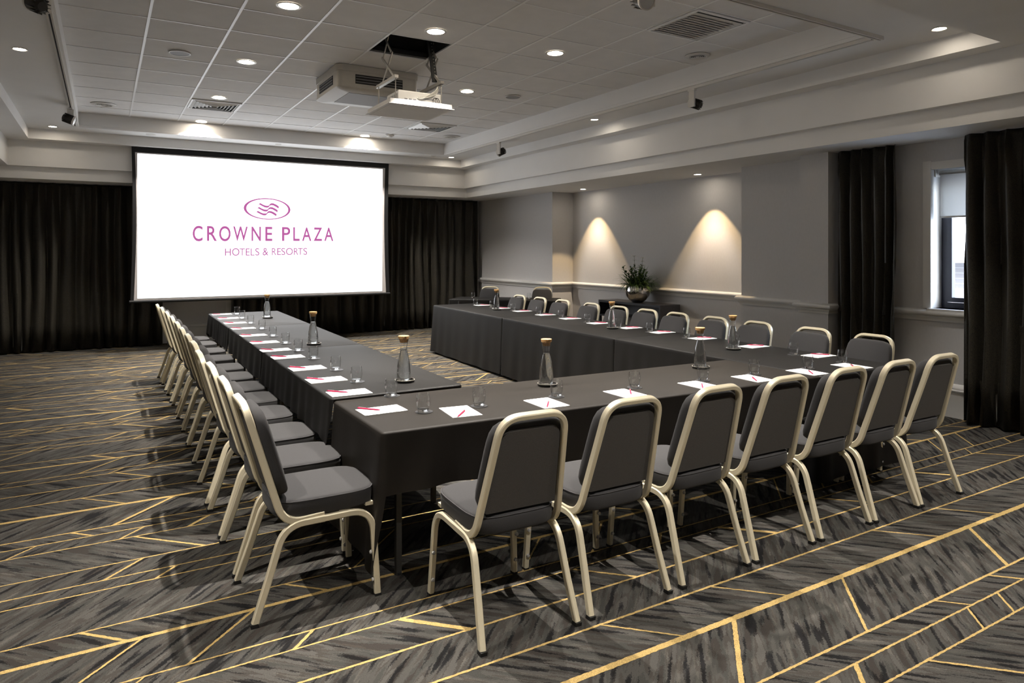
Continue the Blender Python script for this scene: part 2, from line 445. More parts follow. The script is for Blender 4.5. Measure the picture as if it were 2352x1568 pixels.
# ------------------------------------------------------------------ walls
WR = [(7.03, -1.7), (7.03, 4.71), (6.80, 4.71), (6.80, 5.06), (7.09, 5.06), (7.09, 6.15), (7.53, 6.15), (7.53, 10.48), (7.07, 10.48), (7.07, 13.35)]
WIN = (2.62, 3.74, 1.035, 2.40)  # y0,y1,z0,z1
def build_walls():
    mb = MB(); zt = 2.685
    # window wall with its opening
    y0, y1, z0, z1 = WIN; x = 7.03
    mb.quad((x, -1.7, 0), (x, y0, 0), (x, y0, zt), (x, -1.7, zt), 'wallp')
    mb.quad((x, y1, 0), (x, 4.71, 0), (x, 4.71, zt), (x, y1, zt), 'wallp')
    mb.quad((x, y0, 0), (x, y1, 0), (x, y1, z0), (x, y0, z0), 'wallp')
    mb.quad((x, y0, z1), (x, y1, z1), (x, y1, zt), (x, y0, zt), 'wallp')
    for a, b in zip(WR[1:-1], WR[2:]):
        mb.quad((*a, 0), (*b, 0), (*b, zt), (*a, zt), 'wallp')
    struct(mb.build('wall_right', smooth=0))
    mb = MB(); mb.quad((-2.4, 13.35, 0), (7.08, 13.35, 0), (7.08, 13.35, zt), (-2.4, 13.35, zt), 'wallp'); struct(mb.build('wall_back', smooth=0))
    mb = MB(); mb.quad((-2.4, -1.7, 0), (-2.4, 13.4, 0), (-2.4, 13.4, zt), (-2.4, -1.7, zt), 'wallp'); struct(mb.build('wall_left', smooth=0))
    mb = MB(); mb.quad((-2.4, -1.7, 0), (7.6, -1.7, 0), (7.6, -1.7, 3.3), (-2.4, -1.7, 3.3), 'wallp'); struct(mb.build('wall_front', smooth=0))
build_walls()

def sweep_profile(mb, path, prof, m, side):
    """path: plan polyline, prof: (offset from wall, z); side: +1 offsets to the left of travel"""
    P = [Vector(p) for p in path]; n = len(P); offs = []
    for i in range(n):
        d1 = (P[i] - P[i-1]).normalized() if i > 0 else None
        d2 = (P[i+1] - P[i]).normalized() if i < n-1 else None
        if d1 is None: d1 = d2
        if d2 is None: d2 = d1
        n1 = Vector((-d1.y, d1.x))*side; n2 = Vector((-d2.y, d2.x))*side
        b = n1 + n2
        offs.append(b/(b.dot(n1)) if b.length > 1e-6 else n1)
    vs = []; L = len(prof)
    for i in range(n):
        for o, z in prof:
            q = P[i] + offs[i]*o; vs.append((q.x, q.y, z))
    fs = []
    for i in range(n-1):
        for k in range(L-1): fs.append((i*L+k, i*L+k+1, (i+1)*L+k+1, (i+1)*L+k))
    fs.append(tuple(range(L))); fs.append(tuple((n-1)*L+k for k in range(L)))
    mb.add(vs, fs, m)
RAIL = [(0, .912), (.016, .912), (.018, .926), (.026, .94), (.036, .948), (.040, .955), (.036, .958), (.044, .962), (.056, .97), (.062, .985), (.062, 1.0), (.055, 1.014), (.042, 1.022), (.02, 1.025), (0, 1.025)]
BASE = [(0, .0), (.022, .0), (.022, .245), (.024, .25), (.035, .252), (.038, .265), (.030, .272), (.033, .285), (.028, .298), (.018, .31), (.008, .322), (0, .324)]
mb = MB(); sweep_profile(mb, [(-2.0+9.03, -1.69), *WR[1:], (6.2, 13.35)], RAIL, 'trim', 1); struct(mb.build('trim_3', smooth=50))
mb = MB(); sweep_profile(mb, [(7.03, -1.69), *WR[1:], (6.2, 13.35)], BASE, 'trim', 1); struct(mb.build('baseboard_right', smooth=40))
mb = MB(); sweep_profile(mb, [(6.2, 13.35), (-2.38, 13.35)], BASE, 'trim', 1); struct(mb.build('baseboard_back', smooth=40))
mb = MB(); mb.box(1.90, 1.985, 13.31, 13.35, 0, 2.05, 'trim'); mb.box(.4, 1.985, 13.31, 13.35, 2.05, 2.13, 'trim'); struct(mb.build('trim_4', smooth=0))

# ------------------------------------------------------------------ window
def build_window():
    y0, y1, z0, z1 = WIN; xw = 7.03
    mb = MB()   # reveal
    xo = 7.24
    mb.quad((xw, y1, z0), (xo, y1, z0), (xo, y1, z1), (xw, y1, z1), 'trim')
    mb.quad((xw, y0, z0), (xo, y0, z0), (xo, y0, z1), (xw, y0, z1), 'trim')
    mb.quad((xw, y0, z0), (xw, y1, z0), (xo, y1, z0), (xo, y0, z0), 'trim')
    mb.quad((xw, y0, z1), (xw, y1, z1), (xo, y1, z1), (xo, y0, z1), 'trim')
    w = mb.build('window_1', smooth=0); struct(w)
    mb = MB()   # casing
    mb.box(xw-.018, xw+.0, y1, y1+.075, z0, z1+.085, 'trim'); mb.box(xw-.018, xw, y0-.075, y0, z0, z1+.085, 'trim'); mb.box(xw-.014, xw, y0, y1, z1, z1+.075, 'trim')
    mb.box(xw-.024, xw-.004, y1-.004, y1+.012, z0, z1+.01, 'trim')
    mb.build('window_casing', w, smooth=0)
    mb = MB(); mb.box(xw-.055, xo, y0-.02, y1+.02, z0-.022, z0, 'trim'); mb.build('window_sill', w, smooth=0)
    mb = MB()   # dark frame
    t = .055
    mb.box(xo-.03, xo+.03, y1-t, y1, z0, z1, 'uframe'); mb.box(xo-.03, xo+.03, y0, y0+t, z0, z1, 'uframe')
    mb.box(xo-.03, xo+.03, y0+t, y1-t, z0, z0+t, 'uframe'); mb.box(xo-.03, xo+.03, y0+t, y1-t, z1-t, z1, 'uframe')
    s = t+.005
    for a, b, c, d in ((y1-s-.045, y1-s, z0+s, z1-s), (y0+s, y0+s+.045, z0+s, z1-s), (y0+s+.045, y1-s-.045, z0+s, z0+s+.045), (y0+s+.045, y1-s-.045, z1-s-.045, z1-s)):
        mb.box(xo-.045, xo+.015, a, b, c, d, 'uframe')
    fr = mb.build('window_frame', w, smooth=0)
    mb = MB(); mb.lathe([(0, 0), (.016, 0), (.016, .02), (0, .02)], 'refl', 16, (xo-.05, y1-.30, z0+.085), (-1, 0, 0)); mb.box(xo-.075, xo-.06, y1-.37, y1-.295, z0+.078, z0+.092, 'refl'); mb.build('window_handle', fr)
    mb = MB(); mb.box(xo-.006, xo, y0+.1, y1-.1, z0+.1, z1-.1, 'winglass'); mb.build('window_pane', w, smooth=0)
    r = empty('roller_blind', 'light grey translucent roller blind half lowered in the window between the curtains', 'blind', (7.10, (y0+y1)/2, 2.36))
    h = (y1-y0)/2
    mb = MB(); mb.box(-.0008, .0008, -h+.03, h-.045, -.42, .0, 'blind'); mb.build('blind_fabric', r, smooth=0)
    mb = MB(); mb.lathe([(0, 0), (.024, 0), (.024, 2*h-.06), (0, 2*h-.06)], 'blind', 20, (.018, -h+.025, .005), (0, 1, 0)); mb.build('roller', r)
    mb = MB(); mb.box(-.007, .007, -h+.03, h-.045, -.436, -.42, 'white'); mb.build('bottom_bar', r, smooth=0)
    for yy in (-h+.004, h-.012):
        mb = MB(); mb.box(-.02, .05, yy, yy+.008, -.03, .04, 'white'); mb.build('bracket', r, smooth=0)
    pl = bpy.data.lights.new('sky_portal', 'AREA'); pl.shape = 'RECTANGLE'; pl.size = y1-y0; pl.size_y = z1-z0; pl.cycles.is_portal = True
    po = bpy.data.objects.new('sky_portal', pl); col.objects.link(po); po.location = (7.30, (y0+y1)/2, (z0+z1)/2); po.rotation_euler = (0, PI/2, 0); po.parent = w
build_window()
# building across the street
def outside():
    b = empty('apartment_building', 'pale overexposed apartment building with balconies seen through the window', 'building', (20, 9.6, -6))
    mb = MB(); mb.box(0, 4, -9, 9, 0, 22, 'facadeg'); mb.build('facade', b, smooth=0)
    for k in range(6):
        for yy in (-6, .35):
            mb = MB(); z = 1.5 + k*2.9
            mb.box(-1.3, 0, yy-1.9, yy+1.9, z, z+1.25, 'facade'); mb.build('balcony', b, smooth=0)
            mb = MB(); mb.box(-.03, 0, yy-1.0, yy+.9, z+1.25, z+2.9, 'brick'); mb.build('brick_panel', b, smooth=0)
            mb = MB(); mb.box(-.06, 0, yy+.95, yy+1.7, z+1.25, z+2.7, 'uframe'); mb.build('balcony_door', b, smooth=0)
outside()

# ------------------------------------------------------------------ curtains
def curtain(path, zt, seed, pleat, name_label, amp=.055, group=None, flare=.0):
    """path: two plan points; folds hang to the floor, pinched at the head"""
    a, b = Vector(path[0]), Vector(path[1]); L = (b-a).length; t = (b-a)/L; n = Vector((t.y, -t.x))
    rr = random.Random(seed)
    nu = int(L/.012); H = [0, .02, .05, .085, .13, .2, .3, .45, .65, .85, 1.]
    ph = []; x = 0
    while x < L + 1:   # irregular fold phases
        w = pleat*rr.uniform(.7, 1.35); ph.append((x, w, rr.uniform(.6, 1.25), rr.uniform(-.4, .4))); x += w
    def f(u, v):   # v = 0 at head, 1 at foot
        u2 = u + .03*sin(2.1*v*3 + u*5)*v + .02*sin(u*17+seed)*v
        for x0, w, am, sk in ph:
            if x0 <= u2 < x0 + w:
                q = (u2-x0)/w
                q = min(1, max(0, q + sk*.25*sin(2*PI*q)/2))
                s = (1 - cos(2*PI*q))/2
                d = am*(s**.8 - .4)
                pin = max(0, 1 - abs(q-.5)*7.) * (.35 + .65*min(1, v/.04) if v < .05 else max(0, 1-(v-.05)*9))
                k = .45 + .55*min(1, v*5)
                return d*k*amp*1.7*(1+.25*v) + pin*.05
        return 0
    vs = []; fs = []
    for v in H:
        z = zt*(1-v) + .012*v
        for i in range(nu+1):
            u = L*i/nu
            p = a + t*(u + flare*v*(u/L-.5)) + n*f(u, v)
            dz = .012*sin(u*23+seed)*(1 if v == 1. else 0)
            vs.append((p.x, p.y, z + abs(dz)))
    m = nu+1
    for j in range(len(H)-1):
        for i in range(nu): fs.append((j*m+i, j*m+i+1, (j+1)*m+i+1, (j+1)*m+i))
    mb = MB(); mb.add(vs, fs, 'curtain')
    o = mb.build('curtain', smooth=60)
    tag(o, name_label, 'curtain', group)
    sd = o.modifiers.new('thick', 'SOLIDIFY'); sd.thickness = .004
    return o
curtain([(-2.36, 13.17), (.86, 13.12)], 2.672, 3, .17, 'dark charcoal floor length curtain on the back wall left of the projection screen')
curtain([(1.98, 13.14), (6.93, 13.16)], 2.672, 5, .19, 'dark charcoal curtain running behind the projection screen to the back right corner')
curtain([(6.90, 4.66), (6.93, 4.02)], 2.676, 11, .125, 'dark pleated curtain between the wall pier and the window')
curtain([(6.90, 3.38), (6.90, 2.0)], 2.676, 17, .15, 'dark pleated curtain at the right edge of the photo, hiding half the window', amp=.06)

# ------------------------------------------------------------------ chairs
PROF_LEG_R = [(0, .012), (.055, .18), (.108, .315), (.150, .386), (.205, .398)]
def rail_z(x): return .398 + .003*(x-.2)/.25
def make_chair():
    root = empty('banquet_chair', '', 'chair')
    X0 = -.27   # local x = depth - .27
    def pt(d, z, y): return (d + X0, y, z)
    for s in (-1, 1):
        def yy(z): return s*(.226 - .022*min(1, z/.36))
        rear = [pt(-.002, .014, yy(0)), pt(.055, .18, yy(.18)), pt(.118, .345, yy(.34)), pt(.150, .398, yy(.36)), pt(.30, .399, s*.204)]
        rear = [Vector(rear[0]), Vector(rear[1])] + fillet([rear[1], pt(.125, .398, s*.205), pt(.30, .399, s*.204)], [.11], 8)[1:]
        mb = MB(); mb.sweep(rear, lambda i: (0, 1, 0), .030, .026, 'champagne')
        leg = mb.build('leg', root)
        mb = MB(); mb.obox(pt(-.004, .008, yy(0)), (.0165, 0, 0), (0, .0145, 0), (-.002, 0, .009), 'rubber'); mb.build('foot_cap', leg)
        front = fillet([pt(.542, .010, s*.222), pt(.522, .402, s*.204), pt(.30, .399, s*.204)], [.11], 9)
        mb = MB(); mb.sweep(front, lambda i: (0, 1, 0), .028, .026, 'champagne')
        leg = mb.build('leg', root)
        mb = MB(); mb.obox(pt(.5425, .006, s*.222), (.0145, 0, 0), (0, .0135, 0), (0, 0, .006), 'rubber'); mb.build('foot_cap', leg)
        for z in (.075, .205):
            mb = MB(); mb.lathe([(0, 0), (.010, 0), (.008, .007), (0, .009)], 'bumper', 10, pt(.5425-.03*z/.4-.014, z, s*.2195), (-1, 0, 0)); mb.build('bumper', leg)
    # back frame: seat rail, bend, upright, top hoop
    side = [(.40, .425), (.17, .412), (.128, .425), (.098, .480), (.045, .69), (.004, .85), (-.014, .905), (-.030, .945)]
    side = [(.42, .424), (.135, .412), (.095, .50), (-.028, .932)]
    def side_path(s):
        P = [Vector(pt(.30, .414, s*.196)), Vector(pt(.122, .404, s*.202)), Vector(pt(-.030, .930, s*.151))]
        return P
    L, Rr = side_path(1), side_path(-1)
    path = L + Rr[::-1]
    path = fillet(path, [.085, .085, .085, .085], 9)
    bn = Vector((cos(math.atan2(.123, .428)), 0, sin(math.atan2(.123, .428))))
    def refn(i):
        p = path[i]
        if p.z < .5: return (0, 1, 0)
        return (0, 1, 0)
    # rotation-minimising frame carried along the hoop
    refs = []; hv = Vector((0, 1, 0))
    for i in range(len(path)):
        t = (path[min(i+1, len(path)-1)] - path[max(i-1, 0)]).normalized()
        hv = (hv - t*hv.dot(t)).normalized(); refs.append(hv.copy())
    def ref2(i): return refs[i]
    mb = MB(); mb.sweep(path, ref2, .032, .024, 'champagne', ch=.004); mb.build('back_frame', root)
    # seat cushion
    def pillow(c, ax, ay, az, hx, hy, hz, rr, crown, m, name, nx=14, taper=None, edge=.45):
        """rounded cushion: superellipse outline, soft edges, crowned face on +az"""
        c, ax, ay, az = Vector(c), Vector(ax), Vector(ay), Vector(az)
        n = 48; outline = []
        for i in range(n):
            a = 2*PI*i/n; ca, sa = cos(a), sin(a)
            ex = 4.6 if name == 'seat' else 6.; k = (abs(ca)**ex + abs(sa)**ex)**(-1/ex)
            outline.append((ca*k, sa*k))
        mbx = MB(); vs = []; fs = []
        lay = [(0.0, -1), (.95, -1), (1., -1+edge*.5), (1.01, edge), (.995, .78), (.965, .93), (.91, 1.0), (.8, 1+crown*.45), (.61, 1+crown*.85), (.0, 1+crown)] if name == 'seat' else [(0.0, -1), (.93, -1), (1., -1+edge*.6), (1., edge*.9-.15), (.985, .72), (.94, .93), (.86, 1.0), (.61, 1+crown*.8), (.0, 1+crown)]
        for rr_, zz in lay:
            for x, y in outline:
                tw = 1 + (taper*x if taper else 0)
                # inset in absolute terms so the rim is even
                fx = x*(hx - (1-rr_)*min(hx, .16)) if rr_ > .6 else x*hx*rr_
                fy = y*(hy - (1-rr_)*min(hy, .16)) if rr_ > .6 else y*hy*rr_
                vs.append(c + ax*fx + ay*fy*tw + az*hz*zz)
        for j in range(len(lay)-1):
            for i in range(n):
                k = (i+1) % n; fs.append((j*n+i, j*n+k, (j+1)*n+k, (j+1)*n+i))
        mbx.add(vs, fs, m)
        o = mbx.build(name, root, smooth=70)
        return o, outline
    sc = (.320 + X0, 0, .459)
    seat, ol = pillow(sc, (1, 0, 0), (0, 1, 0), (0, 0, 1), .232, .205, .041, .06, .03, 'chairfab', 'seat')
    mb = MB(); mb.tube([(sc[0] + x*.2325, y*.2055, .492) for x, y in ol + ol[:1]], .0022, 'piping', 5); mb.build('piping', seat)
    mb = MB(); mb.box(.225, .262, -.19, .19, .412, .428, 'champagne'); mb.build('seat_frame', root, smooth=0)
    # backrest: leans with the hoop
    ang = math.atan2(.123, .428); up = Vector((-sin(ang), 0, cos(ang))); fw = Vector((cos(ang), 0, sin(ang)))
    bc = Vector(pt(.044, .70, 0)) + fw*.034
    back, ol = pillow(bc, up, (0, 1, 0), fw, .202, .188, .026, .05, .35, 'chairfab', 'backrest', taper=-.085)
    mb = MB(); p = Vector(pt(.044, .70, 0)) - up*.004 + fw*.002
    vs = []; fs = []
    pl = fillet([(-.19, -.172), (-.19, .172), (.182, .138), (.182, -.138), (-.19, -.172)], [.02, .05, .05], 5)
    pl = [Vector((a.x, a.y, 0)) for a in pl][:-1]
    for d in (-.010, .008):
        for q in pl: vs.append(p + up*q.x + Vector((0, 1, 0))*q.y + fw*d)
    n = len(pl)
    fs.append(tuple(range(n))); fs.append(tuple(n+i for i in range(n))[::-1])
    for i in range(n): fs.append((i, (i+1) % n, n+(i+1) % n, n+i))
    mb.add(vs, fs, 'backpan'); mb.build('back_panel', back)
    return root
proto = make_chair()
used = [False]
def chair(x, y, rz, label, group):
    """x, y = the middle between the rear feet; the chair faces its own +x turned by rz"""
    cx, cy = x + .27*cos(rz), y + .27*sin(rz)
    if not used[0]:
        used[0] = True; proto.location = (cx, cy, 0); proto.rotation_euler = (0, 0, rz)
        proto['label'] = label; proto['group'] = group; return proto
    return dup(proto, (cx, cy, 0), rz, label, 'chair', group)
LY = [3.305, 3.83, 4.36, 4.93, 5.465, 5.965, 6.50, 7.05, 7.69, 8.305, 8.99, 9.535]
LX = [.556, .562, .565, .566, .59, .600, .605, .613, .62, .617, .612, .598]
for i, (x, y) in enumerate(zip(LX, LY)):
    pos = 'nearest the camera, %s' % ('first of the left row') if i == 0 else ('farthest, last of the left row' if i == 11 else '%s from the near end, left row' % ORD[i])
    chair(x, y, 0 + R.uniform(-.012, .012), 'charcoal banquet chair with champagne frame, %s' % pos, 'chairs along the left side of the table')
for i, (x, r) in enumerate(zip([1.517, 2.048, 2.589, 3.104, 3.63, 4.133, 4.624], [-.03, .0, .01, 0, .005, .01, -.01])):
    pos = ['leftmost of the front row', 'second from the left in the front row', 'third from the left in the front row', 'middle one of the front row', 'third from the right in the front row', 'second from the right in the front row', 'rightmost of the front row, nearest the window'][i]
    chair(x, 2.407, PI/2 + r, 'charcoal banquet chair seen from behind, %s' % pos, 'chairs along the front of the table')
# right row: plan positions of the hoop tops
RT = [(5.14, 3.167), (5.14, 3.70), (5.15, 4.29), (5.18, 4.81), (5.20, 5.34), (5.19, 5.82), (5.20, 6.32), (5.27, 6.87), (5.30, 7.52), (5.32, 8.09), (5.34, 8.66)]
RT = [(5.24 + .024*(y-3.1), y*1.018) for x, y in RT]
for i, (x, y) in enumerate(RT):
    pos = 'nearest the camera in the right row' if i == 0 else ('farthest of the right row' if i == 10 else '%s from the near end, right row' % ORD[i])
    chair(x-.035, y, PI + R.uniform(-.02, .02), 'charcoal banquet chair pushed under the table, %s' % pos, 'chairs along the right side of the table')

# ------------------------------------------------------------------ tables and cloths
def in_quad(q, s, t):
    a, b, c, d = [Vector((*p, 0)) for p in q]
    return (a*(1-s) + b*s)*(1-t) + (d*(1-s) + c*s)*t
def table(q, zt, label, group):
    cx = sum(p[0] for p in q)/4; cy = sum(p[1] for p in q)/4
    r = empty('folding_table', label, 'table', (cx, cy, 0), 0, group)
    o = Vector((cx, cy, 0))
    mb = MB(); ins = .012
    P = [o*0 + (Vector((*p, 0)) - o)*.985 for p in q]
    vs = [(*v[:2], zt-.028) for v in P] + [(*v[:2], zt-.003) for v in P]
    mb.add(vs, [(0, 3, 2, 1), (4, 5, 6, 7), (0, 1, 5, 4), (1, 2, 6, 5), (2, 3, 7, 6), (3, 0, 4, 7)], 'board'); mb.build('table_top', r, smooth=0)
    C4 = [(Vector((*p, 0)) - o)*1. for p in q]
    for i in range(4):
        v = C4[i]; k = Vector((v.x - math.copysign(.13, v.x), v.y - math.copysign(.14, v.y), 0))
        mb = MB(); mb.box(k.x-.014, k.x+.014, k.y-.014, k.y+.014, 0, zt-.028, 'steel'); lg = mb.build('leg', r, smooth=0)
        mb = MB(); mb.lathe([(0, 0), (.018, 0), (.018, .012), (0, .012)], 'rubber', 10, (k.x, k.y, 0)); mb.build('foot_cap', lg)
    return r

def cloth(q, zt, hems, label, seed, amp=.012, group='black tablecloths', puddle=None):
    """q: plan corners in order; hems: hem height for each edge q[i]-q[i+1] (None: the next cloth's table adjoins, only a small turned edge)"""
    rr = random.Random(seed)
    Q = [Vector((p[0], p[1])) for p in q]
    area = sum(Q[i].x*Q[(i+1) % 4].y - Q[(i+1) % 4].x*Q[i].y for i in range(4))
    sg = 1 if area > 0 else -1
    # perimeter samples with outward normals, rounded corners
    pts = []
    for i in range(4):
        a, b = Q[i], Q[(i+1) % 4]; d = (b-a); L = d.length; t = d/L; nrm = Vector((t.y, -t.x))*sg
        r = .018; N = max(2, int(L/.03))
        for k in range(N+1):
            s = r + (L-2*r)*k/N
            pts.append([a + t*s, nrm.copy(), i, s/L, L])
        j = (i+1) % 4; c = Q[(i+2) % 4]; t2 = (c-b).normalized(); n2 = Vector((t2.y, -t2.x))*sg
        cen = b - t*r + t2*r
        for k in range(1, 5):
            f = k/5; nn = (nrm*(1-f) + n2*f).normalized()
            p = cen + nn*r
            pts.append([p, nn, i if f < .5 else j, 1. if f < .5 else 0., L])
    n = len(pts)
    waves = [(rr.uniform(.16, .42), rr.uniform(0, 6.28), rr.uniform(.5, 1)) for _ in range(5)]
    arc = 0; A = []
    for k in range(n):
        A.append(arc); arc += (pts[(k+1) % n][0] - pts[k][0]).length
    # hem height, eased along the corners
    hz = []
    for p, nn, e, s, L in pts:
        h = hems[e]
        hz.append(zt - .010 if h is None else h)
    sm = []
    for k in range(n):
        W = range(-1, 2); sm.append(sum(hz[(k+d) % n] for d in W)/3)
    lay = [0, .03, .1, .25, .45, .65, .82, .93, 1]
    vs = []; fs = []
    zr = .012
    # rings: top edge, rounded shoulder, skirt
    def shoulder(p, nn, off, z): q = p + nn*off; vs.append((q.x, q.y, z))
    for p, nn, *_ in pts: shoulder(p, nn, -.012, zt)
    for p, nn, *_ in pts: shoulder(p, nn, -.003, zt-.0015)
    for p, nn, *_ in pts: shoulder(p, nn, .004, zt-.006)
    for li, f in enumerate(lay):
        for k, (p, nn, e, s, L) in enumerate(pts):
            h = sm[k]; drop = (zt-.010) - h; z = zt - .010 - drop*f
            if hems[e] is None: off = .006
            else:
                w = sum(am*sin(2*PI*A[k]/lam + ph + f*1.3*am) for lam, ph, am in waves)/2.2
                off = .006 + .03*f*min(1, drop/.7) + w*amp*(f**.8)*min(1, drop/.3)
                cr = min(s, 1-s)*L   # corner folds
                if hems[(e+1) % 4] is not None or hems[(e-1) % 4] is not None:
                    near_drop = (s < .5 and hems[(e-1) % 4] is not None) or (s >= .5 and hems[(e+1) % 4] is not None)
                    if near_drop and cr < .16: off += .022*f*cos(cr/.16*PI/2)*min(1, drop/.4)
            shoulder(p, nn, off, z + (.004*sin(A[k]*9+seed) if f == 1 and hems[e] is not None and h > .02 else 0))
    rings = 3 + len(lay)
    for j in range(rings-1):
        for k in range(n):
            m = (k+1) % n; fs.append((j*n+k, j*n+m, (j+1)*n+m, (j+1)*n+k))
    fs.append(tuple(range(n)))
    mb = MB(); mb.add(vs, fs, 'cloth')
    o = mb.build('tablecloth', smooth=60)
    tag(o, label, 'tablecloth', group)
    return o

TZ = .750; TL = .764
def lx0(y): return 1.112 + .0155*(y-3.9)
def lx1(y): return 1.935 + .026*(y-3.9)
def rx0(y): return 4.205 + .0415*(y-3.75)
def rx1(y): return 5.105 + .026*(y-2.9)
GT = 'folding tables under the black cloths'
lys = [3.885, 6.02, 8.03, 9.97]
lab = ['near', 'middle', 'far']
for i in range(3):
    a, b = lys[i]+.004, lys[i+1]-.004
    q = [(lx0(a), a), (lx1(a), a), (lx1(b), b), (lx0(b), b)]
    table(q, TL-.008, 'folding table hidden under the %s cloth of the left side' % lab[i], GT)
    cloth(q, TL, [(.752 if i == 0 else None), .30, (.45 if i == 2 else None), .505], 'black cloth over the %s part of the left tables' % lab[i], 40+i)
rys = [2.945, 5.25, 7.6, 9.95]
for i in range(3):
    a, b = rys[i]+.003, rys[i+1]-.003
    q = [(rx0(a), a), (rx1(a), a), (rx1(b), b), (rx0(b), b)]
    if i == 0: q[0] = (4.20, 2.955); q[3] = (rx0(b), b)
    table(q, TZ-.006, 'folding table hidden under the %s cloth of the right side' % lab[i], GT)
    cloth(q, TZ, [(.05 if i == 0 else None), .53, (.03 if i == 2 else None), (.03)], 'black cloth over the %s part of the right tables' % lab[i], 50+i, amp=.007)
q = [(1.125, 3.085), (4.194, 2.958), (4.194, 3.785), (1.125, 3.878)]
ft = table(q, TZ-.006, 'long folding table across the front under the black cloth', GT)
o_ = cloth(q, TZ, [.462, None, .40, .10], 'black cloth across the front table, hanging halfway down behind the chairs', 61, amp=.010)
o_.data.materials[0] = M['cloth_warm_lit']  # front cloth takes the copy with the warmer light painted in
# the angled table in the far corner
c0 = Vector((6.22, 10.72)); d0 = Vector((.74, -.672)); n0 = Vector((.672, .74))
q = [tuple(c0 - d0*.95 - n0*.36), tuple(c0 + d0*.95 - n0*.36), tuple(c0 + d0*.95 + n0*.36), tuple(c0 - d0*.95 + n0*.36)]
table(q, TZ-.012, 'small folding table under the black cloth in the far right corner', GT)
cloth(q, TZ-.006, [.10, .10, .10, .10], 'black cloth on the angled table in the far right corner', 71)
ang = math.atan2(-n0.y, -n0.x)
for k, (s, nm) in enumerate(((-.36, 'left'), (.62, 'right'))):
    p = c0 + d0*s + n0*.30
    chair(p.x, p.y, ang, 'charcoal banquet chair behind the far corner table, the %s one of two' % nm, 'chairs at the far corner table')

# ------------------------------------------------------------------ table ware
def make_glass():
    r = empty('water_glass', '', 'glass')
    H = .098
    out = [(.0318, .0165), (.0345, .030), (.0372, .050), (.0368, .070), (.0340, .088), (.0325, .0975)]
    inn = [(.0312, .0978), (.0328, .088), (.0356, .070), (.0360, .050), (.0332, .032), (.0290, .0175)]
    mb = MB(); mb.lathe(out + inn, 'thin', 28, closed=True); mb.build('glass_body', r, smooth=60)
    mb = MB(); mb.lathe([(0, 0), (.024, 0), (.0285, .002), (.0305, .012), (.0316, .0163), (.029, .0172), (.018, .0162), (0, .0155)], 'glass', 28); mb.build('thick_base', r, smooth=60)
    return r
def make_coaster():
    mb = MB(); mb.lathe([(0, 0), (.046, 0), (.047, .001), (.046, .0025), (0, .0025)], 'coaster', 32); return mb.build('coaster')
def make_pad():
    # A5 pad, short side along x
    mb = MB(); mb.box(-.080, .080, -.118, .118, 0, .0035, 'paper'); return mb.build('notepad', smooth=0)
def make_pen():
    r = empty('ballpoint_pen', '', 'pen')
    mb = MB(); mb.lathe([(0, -.071), (.0012, -.071), (.0034, -.056), (.0041, -.04), (.0043, .04), (.0038, .067), (.002, .071), (0, .071)], 'pen', 12, (0, 0, 0), (1, 0, 0)); mb.build('barrel', r)
    mb = MB(); mb.box(.022, .064, -.0016, .0016, .0043, .0056, 'penclip'); mb.build('clip', r, smooth=0)
    return r
def make_carafe():
    r = empty('water_carafe', '', 'carafe')
    out = [(0, 0), (.036, 0), (.0425, .004), (.0445, .015), (.0440, .06), (.0400, .11), (.0325, .155), (.0235, .190), (.0205, .203), (.0210, .215), (.0255, .240), (.0300, .270)]
    inn = [(.0282, .270), (.0238, .240), (.0192, .216), (.0187, .203), (.0216, .190), (.0307, .155), (.0382, .11), (.0422, .06), (.0425, .018), (.038, .008), (0, .007)]
    mb = MB(); mb.lathe(out + inn, 'thin', 32); b = mb.build('bottle', r, smooth=60)
    mb = MB(); mb.lathe([(0, .0074), (.0376, .0084), (.0421, .018), (.0418, .06), (.0378, .11), (.0303, .155), (.0213, .19), (.0184, .2), (0, .2)], 'water', 28); mb.build('water_fill', b, smooth=60)
    mb = MB(); mb.lathe([(0, .248), (.0236, .248), (.0286, .2715), (.0325, .272), (.0345, .288), (.0325, .2905), (0, .2905)], 'cork', 28); mb.build('stopper', r, smooth=40)
    return r
def make_saucer():
    r = empty('carafe_saucer', '', 'saucer')
    mb = MB(); mb.lathe([(0, 0), (.054, 0), (.061, .004), (.0625, .014), (.0605, .0155), (.059, .007), (.052, .004), (0, .004)], 'saucer', 36); b = mb.build('dish', r, smooth=50)
    mb = MB(); mb.lathe([(.0625, .0135), (.0630, .0160), (.0605, .0165), (.0598, .0140)], 'saucerrim', 36, closed=True); mb.build('rim', b, smooth=50)
    return r
G0 = make_glass(); C0 = make_coaster(); N0 = make_pad(); P0 = make_pen(); W0 = make_carafe(); S0 = make_saucer()
first = {}
def place(o, key, loc, rz, label, cat, group):
    if key not in first:
        first[key] = 1; o.location = loc; o.rotation_euler = (0, 0, rz); tag(o, label, cat, group); return o
    return dup(o, loc, rz, label, cat, group)
K = .9884   # table height .750 instead of .74 in the plan read-off
KL = .972
Lg = [(1.465, 3.401), (1.464, 3.874), (1.425, 4.404), (1.438, 4.918), (1.436, 5.524), (1.436, 6.025), (1.45, 6.569), (1.464, 7.188), (1.496, 7.911), (1.495, 8.583), (1.512, 9.272), (1.551, 9.905)]
Lp = [(1.289, 3.553), (1.278, 4.051), (1.275, 4.578), (1.282, 5.103), (1.281, 5.715), (1.28, 6.172), (1.299, 6.748), (1.31, 7.364), (1.331, 8.072), (1.348, 8.744), (1.368, 9.391), (1.374, 10.01)]
Fg = [(1.789, 3.377), (2.298, 3.363), (2.875, 3.339), (3.424, 3.291), (3.9, 3.272), (4.431, 3.232), (4.892, 3.267)]
